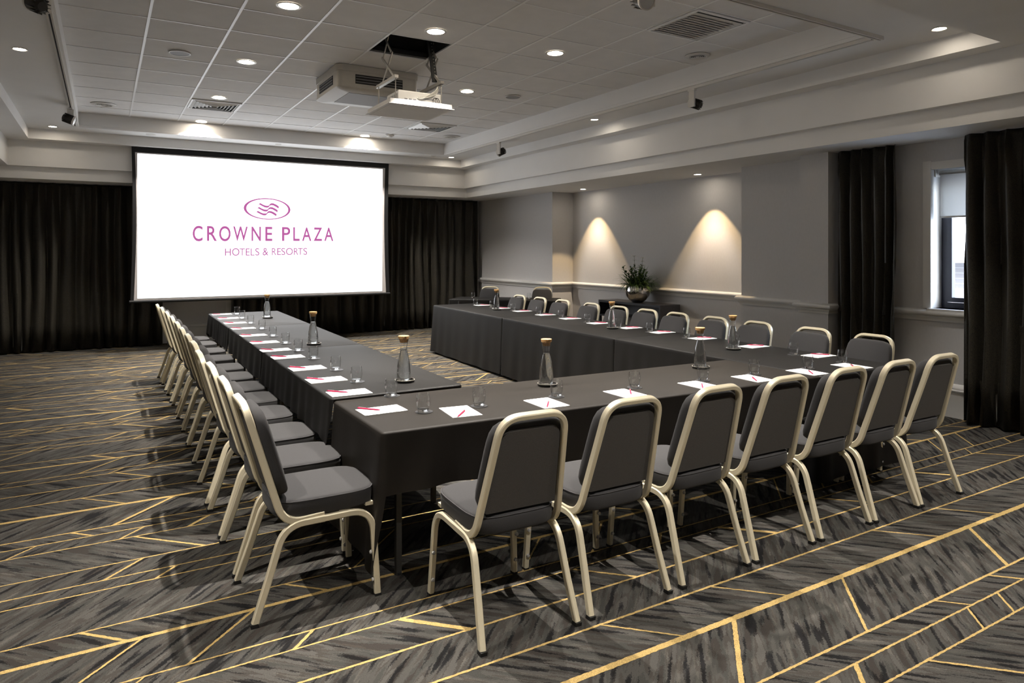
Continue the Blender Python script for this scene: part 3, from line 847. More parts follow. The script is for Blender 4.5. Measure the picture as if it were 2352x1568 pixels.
Fp = [(1.639, 3.307, .12), (2.148, 3.245, .03), (2.70, 3.215, .02), (3.279, 3.178, .02), (3.757, 3.163, .05), (4.287, 3.133, .04), (4.787, 3.122, .06)]
Rg = [(4.91, 3.717), (4.94, 4.35), (4.958, 4.982), (4.969, 5.531), (4.969, 6.047), (5.012, 6.679), (5.025, 7.258), (5.08, 7.866), (5.058, 8.511), (5.088, 9.186), (5.083, 9.719)]
Rp = [(5.079, 3.58), (5.064, 4.225), (5.09, 4.867), (5.10, 5.448), (5.09, 5.943), (5.09, 6.517), (5.13, 7.149), (5.14, 7.732), (5.17, 8.379), (5.16, 8.96), (5.19, 9.612)]
def zt_left(y): return TL if y > 3.9 else TZ
def setting(kind, row, i, n, x, y, z, rz, o, cat, group, desc):
    if i == 0: w = 'nearest the camera' if row != 'front' else 'leftmost'
    elif i == n-1: w = 'farthest from the camera' if row != 'front' else 'rightmost'
    else: w = ('%s from the near end' if row != 'front' else '%s from the left') % ORD[i]
    return place(o, kind, (x, y, z), rz, '%s on the %s table, %s' % (desc, row, w), cat, group)
def lay(row, G, Pd, kf):
    for i, (x, y) in enumerate(G):
        k = kf(y)
        x, y = x*k, y*k; z = (zt_left(y) if row == 'left' else TZ) + .0005
        dx = .012 if row == 'left' else 0
        setting('coaster', row, i, len(G), x + dx*.6, y + (.006 if row == 'left' else 0), z, 0, C0, 'coaster', 'coasters under the glasses', 'dark round coaster')
        setting('glass', row, i, len(G), x, y, z+.0028, R.uniform(0, 6), G0, 'glass', 'water glasses', 'clear water glass')
lay('left', Lg, Lp, lambda y: KL if y*KL > 3.9 else K)
lay('front', Fg, Fp, lambda y: K)
lay('right', Rg, Rp, lambda y: K)
def pens(row, i, n, x, y, z, a):
    setting('pen', row, i, n, x, y, z, a, P0, 'pen', 'crimson pens', 'crimson ballpoint pen lying on a notepad')
for i, (x, y) in enumerate(Lp):
    k = KL if y*KL > 3.9 else K; x, y = x*k, y*k; z = zt_left(y) + .0005
    rz = PI/2 + R.uniform(-.03, .03)
    if i == 1: y = 3.975
    setting('pad', 'left', i, 12, x, y, z, rz, N0, 'notepad', 'white notepads', 'white notepad with a crimson pen')
    pens('left', i, 12, x-.057, y+.040+R.uniform(-.006, .006), z+.0080, math.radians(180-50+R.uniform(-4, 4)))
pa = [(-.025, .055, 49), (0., .055, 53), (.03, .01, 52), (-.02, -.01, 46), (-.03, -.03, 52), (-.01, -.025, 48), (-.01, -.015, 47)]
pa = [(-.026, -.063, 48), (-.02, -.045, 53), (.045, .01, 52), (-.02, -.04, 46), (-.03, -.04, 52), (-.01, -.035, 48), (-.01, -.018, 47)]
for i, (x, y, r) in enumerate(Fp):
    x, y = x*K, y*K
    setting('pad', 'front', i, 7, x, y, TZ+.0005, -r+.0, N0, 'notepad', 'white notepads', 'white notepad with a crimson pen')
    dx, dy, a = pa[i]
    pens('front', i, 7, x+dx, y+dy, TZ+.0084, math.radians(a))
for i, (x, y) in enumerate(Rp):
    x, y = x*K-.035, y*K
    setting('pad', 'right', i, 11, x, y, TZ+.0005, PI/2 + R.uniform(-.04, .04), N0, 'notepad', 'white notepads', 'white notepad with a crimson pen')
    pens('right', i, 11, x+.045, y+.02, TZ+.0084, math.radians(-50+R.uniform(-4, 4)))
Ca = [(1.694, 4.254, 'near end of the left table'), (1.651, 6.362, 'middle of the left table'), (1.799, 9.183, 'far end of the left table'), (2.431, 3.672, 'left half of the front table'), (3.762, 3.644, 'right half of the front table'),
      (4.71, 4.18, 'near end of the right table'), (4.834, 5.991, 'middle of the right table'), (4.916, 8.74, 'far end of the right table')]
for i, (x, y, w) in enumerate(Ca):
    left = x < 2; k = KL if left else K; x, y = x*k, y*k; z = (TL if left else TZ)+.0005
    place(S0, 'saucer', (x+.008, y, z), 0, 'black round saucer with light rim on the %s' % w, 'saucer', 'saucers under the carafes')
    place(W0, 'carafe', (x, y, z+.0045), R.uniform(0, 6), 'glass water carafe with cork stopper on the %s' % w, 'carafe', 'water carafes')
for i, (s, w) in enumerate(((-.62, 'left'), (.42, 'right'))):
    p = c0 + d0*s + n0*.05
    place(C0, 'coaster', (p.x, p.y, TZ-.0055), 0, 'dark round coaster on the far corner table, %s one' % w, 'coaster', 'coasters under the glasses')
    place(G0, 'glass', (p.x, p.y, TZ-.003), 0, 'clear water glass on the far corner table, %s one' % w, 'glass', 'water glasses')

# ------------------------------------------------------------------ projection screen
def build_screen():
    Y = 12.33
    r = empty('projection_screen', 'large lowered projection screen glowing white with a purple hotel logo', 'screen', (2.49, Y, .80))
    def P(x, z, dy=0): return (x-2.49, dy, z-.80)
    mb = MB()
    # fabric with slightly waisted sides
    def outline(x0, x1, z0, z1, bow, dy, m, th=.0):
        n = 12; Lp, Rp_ = [], []
        for i in range(n+1):
            t = i/n; z = z0 + (z1-z0)*t; b = bow*sin(PI*min(1, (1-t)*.85 + .15))
            Lp.append(P(x0+b*(1-0), z, dy)); Rp_.append(P(x1-b, z, dy))
        vs = Lp + Rp_; fs = [(i, i+1, n+2+i, n+1+i) for i in range(n)]
        return vs, fs
    vs, fs = outline(.362, 4.628, .80, 3.236, .03, 0, 0); mb.add(vs, fs, 'scrblack')
    o = mb.build('black_masking', r, smooth=0); sd = o.modifiers.new('t', 'SOLIDIFY'); sd.thickness = .003; sd.offset = 1
    mb = MB(); vs, fs = outline(.408, 4.555, .822, 3.15, .035, -.006, 0); mb.add(vs, fs, 'scrgrey'); mb.build('screen_fabric', r, smooth=0)
    mb = MB(); mb.quad(P(.458, .850, -.010), P(4.478, .850, -.010), P(4.488, 3.126, -.010), P(.458, 3.132, -.010), 'scrwhite'); img = mb.build('projected_image', r, smooth=0)
    mb = MB(); mb.lathe([(0, 0), (.022, 0), (.022, 4.29), (0, 4.29)], 'scrblack', 16, P(.345, .80, 0), (1, 0, 0)); mb.build('bottom_bar', r)
    # lettering
    L1 = [('C', 1.249, 1.398, 1.7565, 2.012), ('R', 1.463, 1.616, 1.7645, 2.01), ('O', 1.649, 1.828, 1.7595, 2.0135), ('W', 1.868, 2.1, 1.7675, 2.011), ('N', 2.16, 2.312, 1.7695, 2.0125), ('E', 2.383, 2.501, 1.7705, 2.013), ('P', 2.662, 2.802, 1.7725, 2.015), ('L', 2.851, 2.963, 1.7745, 2.016), ('A', 3.004, 3.167, 1.7755, 2.0145), ('Z', 3.206, 3.359, 1.777, 2.017), ('A', 3.395, 3.559, 1.7785, 2.0175)]
    L2 = [('H', 1.741, 1.83, 1.52, 1.64), ('O', 1.85, 1.967, 1.5195, 1.645), ('T', 1.968, 2.055, 1.522, 1.6415), ('E', 2.068, 2.132, 1.521, 1.642), ('L', 2.144, 2.208, 1.522, 1.643), ('S', 2.22, 2.286, 1.522, 1.646), ('&', 2.34, 2.435, 1.523, 1.65), ('R', 2.493, 2.567, 1.526, 1.648), ('E', 2.582, 2.645, 1.527, 1.648), ('S', 2.651, 2.716, 1.527, 1.6505), ('O', 2.729, 2.846, 1.528, 1.652), ('R', 2.863, 2.94, 1.53, 1.651), ('T', 2.933, 3.018, 1.5315, 1.651), ('S', 3.027, 3.094, 1.53, 1.653)]
    cache = {}
    def glyph(ch, off):
        if (ch, off) in cache: return cache[ch, off]
        cu = bpy.data.curves.new('g', 'FONT'); cu.body = ch; cu.size = 1; cu.resolution_u = 8; cu.offset = off
        ob = bpy.data.objects.new('g', cu); col.objects.link(ob)
        bpy.context.view_layer.update()
        me = ob.evaluated_get(bpy.context.evaluated_depsgraph_get()).to_mesh()
        vs = [tuple(v.co) for v in me.vertices]; fs = [tuple(p.vertices) for p in me.polygons]
        bpy.data.objects.remove(ob)
        cache[ch, off] = (vs, fs); return vs, fs
    def word(items, off, m, name):
        mb = MB()
        for ch, x0, x1, z0, z1 in items:
            vs, fs = glyph(ch, off)
            a, b = min(v[0] for v in vs), max(v[0] for v in vs); c, d = min(v[1] for v in vs), max(v[1] for v in vs)
            mb.add([P(x0 + (v[0]-a)/(b-a)*(x1-x0), z0 + (v[1]-c)/(d-c)*(z1-z0), -.0125) for v in vs], fs, m)
        mb.build(name, img, smooth=0)
    word(L1, .014, 'logo', 'lettering'); word(L2, .002, 'logo', 'lettering')
    word([('\u00ae', 3.55, 3.590, 1.966, 2.014)], 0, 'logolight', 'trademark_sign')
    mb = MB(); n = 72; vs = []; fs = []
    for i in range(n):
        a = 2*PI*i/n
        sk = .010*cos(a)
        vs.append(P(2.4195 + .3845*cos(a) + .018*sin(a)*-1, 2.3205 + .1835*sin(a) + .003*cos(a), -.0125))
        vs.append(P(2.4215 + .3445*cos(a) - .016*sin(a), 2.3195 + .1675*sin(a) + .003*cos(a), -.0125))
    for i in range(n):
        j = (i+1) % n; fs.append((2*i, 2*i+1, 2*j+1, 2*j))
    mb.add(vs, fs, 'logo')
    up = [(2.277, 2.44), (2.304, 2.416), (2.346, 2.392), (2.389, 2.376), (2.425, 2.375), (2.446, 2.382), (2.458, 2.405), (2.481, 2.42), (2.517, 2.42), (2.567, 2.399), (2.611, 2.368)]
    lo = [(2.603, 2.332), (2.561, 2.359), (2.517, 2.383), (2.481, 2.388), (2.456, 2.373), (2.44, 2.35), (2.413, 2.339), (2.377, 2.345), (2.334, 2.365), (2.292, 2.389), (2.27, 2.4)]
    lo = lo[::-1]
    for k in range(3):
        dx, dz = -.019*k, -.067*k
        vs = [P(x+dx, z+dz, -.0125) for x, z in up + lo]; vs.append(P(2.306+dx, 2.407+dz, -.0125))
        fs = [(i, i+1, 11+i+1, 11+i) for i in range(1, 10)] + [(0, 1, 22), (22, 1, 12, 11)]
        mb.add(vs, fs, 'logo')
    mb.build('logo', img, smooth=0)
build_screen()

# ------------------------------------------------------------------ ceiling fittings
def spot(root, loc, energy, size, blend=.35, colr=(1, .935, .86), rad=.02, aim=None):
    l = bpy.data.lights.new('lamp', 'SPOT'); l.energy = energy; l.color = colr; l.spot_size = math.radians(size); l.spot_blend = blend; l.shadow_soft_size = rad
    o = bpy.data.objects.new('lamp', l); col.objects.link(o)
    o.parent = root; o.location = loc
    if aim: o.rotation_euler = Vector(aim).to_track_quat('-Z', 'Y').to_euler()
    return o
def make_downlight(r):
    root = empty('downlight', '', 'downlight')
    mb = MB(); mb.lathe([(r*.80, .002), (r*.80, -.004), (r*.92, -.007), (r, -.004), (r, .0), ], 'lampring', 36, closed=True); mb.build('ring', root, smooth=50)
    mb = MB(); mb.lathe([(0, -.0025), (r*.80, -.0025)], 'lens', 32); mb.build('lens', root, smooth=0)
    return root
D1 = make_downlight(.098); D2 = make_downlight(.060)
dl = [(1.30, 5.77, 1, 'left column of the tiled ceiling, nearest row in view'), (2.605, 5.76, 1, 'beside the projector hatch'), (3.93, 5.775, 1, 'right column of the tiled ceiling, nearest row in view'),
      (1.30, 7.71, 1, 'left column of the tiled ceiling, second row'), (3.92, 7.72, 1, 'right column of the tiled ceiling, second row'),
      (1.295, 9.69, 1, 'just in front of the left square vent'), (3.91, 9.70, 1, 'seen just below the projector lift'),
      (1.30, 11.62, 1, 'far left, lighting the recess edge above the screen'), (3.91, 11.62, 1, 'far right, lighting the recess edge above the screen')]
E1 = 370.
for i, (x, y, s, w) in enumerate(dl):
    o = place(D1, 'd1', (x, y, ZT-.001), 0, 'round glowing downlight, %s' % w, 'downlight', 'downlights in the tiled ceiling')
    spot(o, (0, 0, -.02), E1*(.6 if y > 11 else (1 if x < 3 else .82)), 76 if y < 11 else 128, 1.0 if y < 11 else .5)
for (x, y) in ((1.30, 3.83), (3.93, 3.83), (2.6, 3.83)):   # just above the frame
    o = dup(D1, (x, y, ZT-.001), 0, 'round glowing downlight above the front table, outside the photo', 'downlight', 'downlights in the tiled ceiling')
    spot(o, (0, 0, -.02), E1*(1 if x < 3 else .82), 76, 1.0)
LOW = 1
dl2 = [(-.64, 7.48, Z3, 'left border, nearer one'), (-.63, 11.89, Z3, 'left border, at the back corner'), (5.72, 11.93, Z3, 'right border, at the back corner'), (5.75, 7.50, Z3, 'middle of the right border'), (5.79, 3.02, Z3, 'near right corner of the border')]
for i, (x, y, z, w) in enumerate(dl2):
    o = place(D2, 'd2', (x, y, z-.001), 0, 'small glowing downlight in the recessed ceiling border, %s' % w, 'downlight', 'small downlights in the ceiling border')
    spot(o, (0, 0, -.02), 60, 64, .6)
for (x, y, z) in ((-.64, 3.02, Z3), (5.6, .6, Z2), (3.6, .9, Z2), (1.6, .9, Z2), (-.5, .3, Z2)):
    o = dup(D2, (x, y, z-.001), 0, 'small downlight behind the camera, outside the photo', 'downlight', 'small downlights in the ceiling border')
    spot(o, (0, 0, -.02), 210, 104, .8)
for i, (x, y) in enumerate(((7.20, 9.72), (7.20, 7.02))):
    o = dup(D2, (x, y, 2.68-.001), 0, 'small glowing downlight grazing the alcove wall, %s' % ('farther one' if i == 0 else 'nearer one'), 'downlight', 'downlights over the alcove')
    spot(o, (0, 0, -.015), 66, 71, .18, colr=(1, .70, .36), rad=.015)

def square_vent(x0, x1, y0, y1, label, lin=False):
    cx, cy = (x0+x1)/2, (y0+y1)/2; h = (x1-x0)/2-.012
    r = empty('ceiling_vent', label, 'vent', (cx, cy, ZT-.002), 0, 'square ceiling vents')
    mb = MB(); mb.quad((-h, -h, 0), (h, -h, 0), (h, h, 0), (-h, h, 0), 'dark'); mb.build('backing', r, smooth=0)
    mb = MB()
    a = h; b = h-.022
    for p in ((-a, a, -a, -b), (-a, a, b, a), (-a, -b, -b, b), (b, a, -b, b)): mb.box(p[0], p[1], p[2], p[3], -.012, -.001, 'tbar')
    mb.build('frame', r, smooth=0)
    if lin:
        n = 11
        mb = MB(); mb.box(-b+.006, b-.004, -b+.040, b-.004, -.006, -.0015, 'white'); mb.build('grille_panel', r, smooth=0)
        for k in range(n):
            mb = MB(); y = -b + .10 + (2*b-.13)*k/(n-1)
            mb.obox((-.01, y, -.012), (b-.04, 0, 0), (0, .014, .005), (0, -.0006, .0015), 'white'); mb.build('slat', r, smooth=0)
    else:
        n = 6
        for k in range(n):   # concentric tilted louvres
            o_ = b - .006 - k*b/(n+.6); i_ = o_ - .030
            mb = MB()
            A = [(-o_, -o_, -.001), (o_, -o_, -.001), (o_, o_, -.001), (-o_, o_, -.001)]; B = [(-i_, -i_, -.024), (i_, -i_, -.024), (i_, i_, -.024), (-i_, i_, -.024)]
            for e in range(4):
                f = (e+1) % 4; mb.quad(B[e], B[f], A[f], A[e], 'tbar')
            o = mb.build('louvre', r, smooth=0); sd = o.modifiers.new('t', 'SOLIDIFY'); sd.thickness = .0025
    return r
square_vent(GX[2], GX[3], GY[10], GY[11], 'square louvred ceiling vent on the left, behind a glowing downlight')
square_vent(GX[7]-.0, GX[8], GY[10], GY[11], 'square louvred ceiling vent at the far right, beyond the projector lift')
square_vent(GX[7], GX[8], GY[1], GY[2], 'large square return grille with parallel slats near the top right', lin=True)

def round_vent(x, y, z, r_, label, kind):
    root = empty('ceiling_speaker' if kind == 's' else ('air_valve' if kind == 'v' else 'smoke_detector'), label, {'s': 'speaker', 'v': 'vent', 'd': 'detector'}[kind], (x, y, z-.001), 0,
                 {'s': 'round ceiling speakers', 'v': 'round air valves', 'd': 'smoke detectors'}[kind])
    if kind == 's':
        mb = MB(); mb.lathe([(r_*.86, 0), (r_*.88, -.010), (r_*.96, -.010), (r_, -.002), (r_, 0)], 'white', 36, closed=True); mb.build('ring', root, smooth=50)
        mb = MB(); mb.lathe([(0, -.008), (r_*.87, -.008), (r_*.87, 0)], 'grille', 36); mb.build('mesh_cover', root, smooth=30)
    elif kind == 'v':
        mb = MB(); mb.lathe([(r_*.62, 0), (r_*.64, -.014), (r_*.8, -.018), (r_, -.003), (r_, 0)], 'white', 36, closed=True); mb.build('ring', root, smooth=50)
        mb = MB(); mb.lathe([(0, 0), (r_*.62, 0)], 'dark', 24); mb.build('throat', root, smooth=0)
        for k, q in enumerate((.52, .38, .24)):
            mb = MB(); mb.lathe([(r_*q, -.010), (r_*(q+.07), -.016), (r_*(q+.08), -.014), (r_*(q+.01), -.008)], 'white', 30, closed=True); mb.build('cone_ring', root, smooth=30)
        mb = MB(); mb.lathe([(0, -.016), (r_*.16, -.012), (r_*.16, 0)], 'white', 20); mb.build('centre_disc', root)
    else:
        h_ = 1 if r_ > .072 else .3; mb = MB(); mb.lathe([(0, -.042*h_), (r_*.5, -.040*h_), (r_*.62, -.030*h_), (r_*.9, -.024*h_), (r_, -.012*h_), (r_, 0)], 'white', 30); mb.build('housing', root, smooth=40)
        mb = MB(); mb.lathe([(r_*.63, -.029*h_), (r_*.66, -.020*h_), (r_*.60, -.020*h_)], 'dark', 30, closed=True); mb.build('sensor_slot', root)
round_vent(.662, 7.696, ZT, .105, 'round white ceiling speaker on the left of the tiled ceiling', 's')
round_vent(4.569, 7.688, ZT, .105, 'round grey ceiling speaker right of the projector lift', 's')
round_vent(0.0, 10.93, ZT, .155, 'round white air valve at the far left of the tiled ceiling', 'v')
round_vent(5.24, 10.93, ZT, .155, 'round white air valve at the far right of the tiled ceiling', 'v')
round_vent(5.239, 5.11, ZT, .125, 'round white air valve beside the large return grille', 'v')
round_vent(4.108, 2.66, Z2, .10, 'round ceiling speaker cut by the top edge of the photo', 's')
round_vent(4.246, 11.30, ZT, .075, 'round smoke detector on the tiled ceiling above the right of the screen', 'd')
round_vent(.626, 11.95, Z3, .07, 'flat round detector on the ceiling border above the left of the screen', 'd')
round_vent(2.523, 11.95, Z3, .05, 'flat round detector on the ceiling border above the middle of the screen', 'd')
round_vent(5.35, 11.93, Z3, .05, 'small detector on the ceiling border near the back right corner', 'd')

# tracks and spotlights
def track(x0, x1, y0, y1, label):
    cx, cy = (x0+x1)/2, (y0+y1)/2
    r = empty('lighting_track', label, 'track', (cx, cy, Z3), 0, 'lighting tracks')
    hx, hy = (x1-x0)/2, (y1-y0)/2
    mb = MB()
    if hx < hy:
        mb.box(-hx, -hx*.35, -hy, hy, -.030, 0, 'white'); mb.box(hx*.35, hx, -hy, hy, -.030, 0, 'white'); mb.build('channel', r, smooth=0)
        mb = MB(); mb.box(-hx*.35, hx*.35, -hy+.01, hy-.01, -.018, 0, 'dark'); mb.build('slot', r, smooth=0)
    else:
        mb.box(-hx, hx, -hy, -hy*.35, -.030, 0, 'white'); mb.box(-hx, hx, hy*.35, hy, -.030, 0, 'white'); mb.build('channel', r, smooth=0)
        mb = MB(); mb.box(-hx+.01, hx-.01, -hy*.35, hy*.35, -.018, 0, 'dark'); mb.build('slot', r, smooth=0)
track(5.505, 5.545, 3.42, 11.6, 'long white lighting track on the right border of the ceiling recess')
track(-.370, -.330, 3.42, 11.6, 'long white lighting track with dark slot on the left border of the ceiling recess')
track(1.2, 5.60, 3.365, 3.405, 'white lighting track along the near border of the ceiling recess')
def spotlight(x, y, aim, label, side=1):
    r = empty('track_spotlight', label, 'spotlight', (x, y, Z3-.030), 0, 'track spotlights')
    mb = MB(); mb.box(-.018, .018, -.05, .05, -.018, .0, 'white'); mb.build('adaptor', r, smooth=0)
    a = Vector(aim).normalized(); sd = a.cross(Vector((0, 0, 1))).normalized()
    mb = MB(); pts = [(0, 0, -.012), (0, 0, -.19)]
    mb.obox((0, 0, -.10), sd*.012, a.cross(sd).normalized()*0 + Vector((a.x, a.y, 0)).normalized()*.034, (0, 0, .088), 'white')
    mb.build('arm', r, smooth=0)
    c = Vector((0, 0, -.145)) + sd*.062*side
    mb = MB(); mb.lathe([(0, -.075), (.030, -.075), (.040, -.055), (.052, -.01), (.055, .045), (.055, .052), (.050, .052)], 'darkmetal', 28, c, a)
    hd = mb.build('lamp_head', r, smooth=40)
    for k in range(14):
        an = 2*PI*k/14; X = a.orthogonal().normalized(); Yv = a.cross(X)
        d = X*cos(an) + Yv*sin(an)
        mb = MB(); mb.obox(c + a*-.015 + d*.050, a*.050, d*.006, d.cross(a)*.0016, 'darkmetal'); mb.build('cooling_fin', hd, smooth=0)
    mb = MB(); mb.lathe([(.057, .040), (.060, .060), (.052, .062), (.030, .02), (0, .005)], 'white', 28, c, a); bz = mb.build('bezel', hd, smooth=40)
    mb = MB(); mb.lathe([(.050, .058), (.030, .022), (.0, .008)], 'refl', 24, c, a); mb.build('reflector', hd, smooth=60)
    mb = MB(); mb.box(-.01, .01, -.01, .01, 0, .001, 'white')
spotlight(5.525, 9.75, (-.3, .9, -.25), 'white track spotlight on the right track, farther one')
spotlight(5.525, 5.47, (-.15, .8, .35), 'white track spotlight with black ribbed head on the right track, nearer one')
spotlight(-.35, 10.1, (.9, -.15, -.35), 'track spotlight with black ribbed head on the left track, farther one')
spotlight(-.325, 5.50, (-.50, .78, .38), 'large black ribbed track spotlight in the top left corner', side=-1)
spotlight(3.05, 3.385, (-.15, -.9, -.35), 'white track spotlight facing the camera, cut by the top edge')

# air conditioning cassette
def cassette():
    x0, x1, y0, y1 = 2.135, 3.075, 7.245, 8.15
    cx, cy = (x0+x1)/2, (y0+y1)/2; hx, hy = (x1-x0)/2, (y1-y0)/2
    r = empty('air_conditioner', 'cream square air conditioning cassette with dark side vents hanging from the tiled ceiling', 'air conditioner', (cx, cy, ZT-.001))
    def ringpts(k, z, rad):
        P = []
        for sx, sy in ((1, 1), (-1, 1), (-1, -1), (1, -1)):
            c = Vector((sx*(hx*k-rad), sy*(hy*k-rad), z)); a0 = math.atan2(sy, sx) - PI/4
            for j in range(6):
                a = a0 + PI/2*j/5; P.append(c + Vector((cos(a), sin(a), 0))*rad)
        return P
    mb = MB(); lv = [(1.0, 0, .07), (1.0, -.065, .07), (.985, -.067, .07), (.985, -.225, .07), (1.0, -.228, .06), (1.0, -.240, .06), (.90, -.262, .05), (.0, -.262, .0)]
    vs = []; n = 24; fs = []
    for k, z, rad in lv: vs += ringpts(k, z, rad)
    for j in range(len(lv)-1):
        for i in range(n):
            q = (i+1) % n; fs.append((j*n+i, j*n+q, (j+1)*n+q, (j+1)*n+i))
    mb.add(vs, fs, 'offwhite'); body = mb.build('casing', r, smooth=35)
    for (dx, dy) in ((0, -1), (-1, 0), (0, 1), (1, 0)):
        d = Vector((dx, dy, 0)); t = Vector((-dy, dx, 0)); h = hx if dx else hy
        mb = MB(); c = d*(h*.985) + Vector((0, 0, -.145)); mb.obox(c, t*.27, d*.003, (0, 0, .050), 'dark'); v = mb.build('side_vent', body, smooth=0)
        for zz in (-.115, -.145, -.175):
            mb = MB(); mb.obox(d*(h*.985+.004) + Vector((0, 0, zz)), t*.265, d*.006, (0, 0, .0025), 'grille'); mb.build('vane', v, smooth=0)
    mb = MB(); mb.box(-.29, .29, -.28, .28, -.2655, -.262, 'grille'); mb.build('intake_grille', body, smooth=0)
cassette()

# projector lift
def lift():
    x0, x1, y0, y1 = GX[4], GX[5], GY[4], GY[5]; cx, cy = (x0+x1)/2, (y0+y1)/2
    r = empty('projector_lift', 'aluminium scissor lift lowering a ceiling panel from the dark hatch', 'lift', (cx, cy, ZT))
    h = .333; zp = 2.965-ZT
    mb = MB(); mb.box(-h, h, -h, h, zp, zp+.006, 'plaster'); mb.box(-h+.03, h-.03, -h+.03, h-.03, zp-.003, zp, 'tile')
    pn = mb.build('ceiling_panel', r, smooth=0)
    mb = MB(); e = h-.018
    for p in ((-e, e, -e, -e+.02), (-e, e, e-.02, e), (-e, -e+.02, -e+.02, e-.02), (e-.02, e, -e+.02, e-.02)): mb.box(*p, zp+.006, zp+.050, 'white')
    mb.build('panel_rim', pn, smooth=0)
    zr = zp+.27
    for sx in (-1, 1):
        x = sx*.235
        mb = MB(); mb.box(x-.018, x+.018, -.27, .25, zr-.014, zr+.014, 'alu'); mb.build('cross_rail', r, smooth=0)
        # scissor: lower half crossing, upper half crossing
        zl, zm, zt = zr+.02, zr+.26, -.02
        for k, (a, b) in enumerate((((-.20, zl), (.11, zm)), ((.13, zl), (-.14, zm)), ((-.14, zm), (.03, zt+.1)), ((.11, zm), (-.03, zt+.1)))):
            mb = MB(); off = .008*(1 if k % 2 else -1)
            mb.bar((x+off, a[0], a[1]), (x+off, b[0], b[1]), .006, .024, 'alu', up=(0, 1, 0) if abs(a[0]-b[0]) < 1e-6 else (0, 0, 1)); mb.build('scissor_arm', r, smooth=0)
        for yy in (-.24, .22):
            mb = MB(); mb.tube([(x, yy, zp+.04), (x, yy, zr)], .005, 'alu', 8); mb.build('rod', r)
    # chain of black cable carrier
    mb = MB(); mb.bar((.20, -.04, .12), (.235, -.09, zr+.04), .030, .05, 'dark', up=(1, 0, 0)); ch = mb.build('cable_chain', r, smooth=0)
    for k in range(12):
        t = (k+1)/14; p = Vector((.20, -.04, .12)).lerp(Vector((.235, -.09, zr+.04)), t)
        mb = MB(); mb.obox(p + Vector((0, -.028, 0)), (.004, 0, 0), (0, .003, 0), (0, 0, .004), 'alu'); mb.build('link_pin', ch, smooth=0)
    rr = random.Random(5)
    for k in range(5):
        o = rr.uniform(-.01, .01)
        pts = fillet([(.235+o, -.11, zr+.10), (.25+o*2, -.13, zr+.02-.01*k), (.20, -.22+o, zp+.20-.012*k), (.10-.02*k, -.225, zp+.13-.01*k), (.04-.02*k, -.19, zp+.12)], [.06, .06, .04], 5)
        mb = MB(); mb.tube(pts, .0045, 'cable', 6); mb.build('cable', r)
    for k in range(2):
        mb = MB(); mb.tube([(.17 + .022*cos(a) + k*.02, -.24, zp+.085 + .030*sin(a)) for a in [2*PI*i/16 for i in range(17)]], .0035, 'rubber', 6); mb.build('cable_loop', r)
    # projector standing on the panel
    p = empty('projector', 'white projector standing on the lowered panel of the lift', 'projector', (cx+.03, cy-.06, 2.971))
    mb = MB(); hx, hy, hz = .225, .15, .155
    vs = []
    for z, k in ((.012, .97), (.02, 1.), (hz-.01, 1.), (hz, .96)): vs += [(sx*hx*k, sy*hy*k, z) for sx, sy in ((-1, -1), (1, -1), (1, 1), (-1, 1))]
    fs = [(0, 3, 2, 1), (12, 13, 14, 15)]
    for j in range(3):
        for i in range(4): fs.append((j*4+i, j*4+(i+1) % 4, (j+1)*4+(i+1) % 4, (j+1)*4+i))
    mb.add(vs, fs, 'projbody'); b = mb.build('body', p, smooth=0)
    mb = MB(); mb.lathe([(0, 0), (.042, 0), (.040, .05), (.030, .05), (.028, .03), (0, .03)], 'darkmetal', 24, (-.05, hy, .08), (0, 1, 0)); mb.build('lens', b)
    for k in range(3):
        mb = MB(); mb.box(-.165+.045*k, -.135+.045*k, -hy-.002, -hy+.001, .05, .082, 'grille'); mb.build('port', b, smooth=0)
    mb = MB(); mb.box(-.03, .14, -hy-.002, -hy+.001, .088, .10, 'grille'); mb.build('port_recess', b, smooth=0)
    mb = MB(); mb.box(-.02, .12, -hy-.002, -hy+.001, .03, .07, 'white'); mb.build('port_plate', b, smooth=0)
    for k in range(9):
        mb = MB(); mb.box(-hx-.002, -hx+.001, -.12+.027*k, -.108+.027*k, .03, .125, 'grille'); mb.build('vent_slot', b, smooth=0)
    for sx in (-1, 1):
        for sy in (-1, 1):
            mb = MB(); mb.lathe([(0, 0), (.012, 0), (.012, .013), (0, .013)], 'rubber', 10, (sx*.18, sy*.11, 0)); mb.build('foot', b)
lift()

# ------------------------------------------------------------------ console and planter
def console():
    y0, y1 = 7.66, 9.14; cy = (y0+y1)/2; h = (y1-y0)/2
    r = empty('console_table', 'dark wooden open console against the alcove wall behind the chairs', 'console', (7.29, cy, 0))
    mb = MB(); mb.box(-.20, .20, -h, h, .755, .79, 'wood'); mb.build('table_top', r, smooth=0)
    mb = MB(); mb.box(-.20, .20, -h, h, .53, .555, 'wood'); mb.build('shelf', r, smooth=0)
    for s in (-1, 1):
        mb = MB(); mb.box(-.20, .20, s*h-(.03 if s > 0 else 0), s*h+(.03 if s < 0 else 0), .555, .755, 'wood'); mb.build('side_panel', r, smooth=0)
    mb = MB(); mb.box(-.004, .0, -h+.03, h-.03, .555, .755, 'facadeg') if False else mb.box(.19, .20, -h+.03, h-.03, .555, .755, 'grille'); mb.build('back_panel', r, smooth=0)
    for sx in (-1, 1):
        for sy in (-1, 1):
            mb = MB(); a = sx*.20; b = sy*h
            mb.box(min(a, a-sx*.04), max(a, a-sx*.04), min(b, b-sy*.04), max(b, b-sy*.04), 0, .53, 'wood'); mb.build('leg', r, smooth=0)
    mb = MB(); mb.box(-.18, .18, -h+.02, h-.02, .10, .12, 'wood'); mb.build('lower_shelf', r, smooth=0)
console()
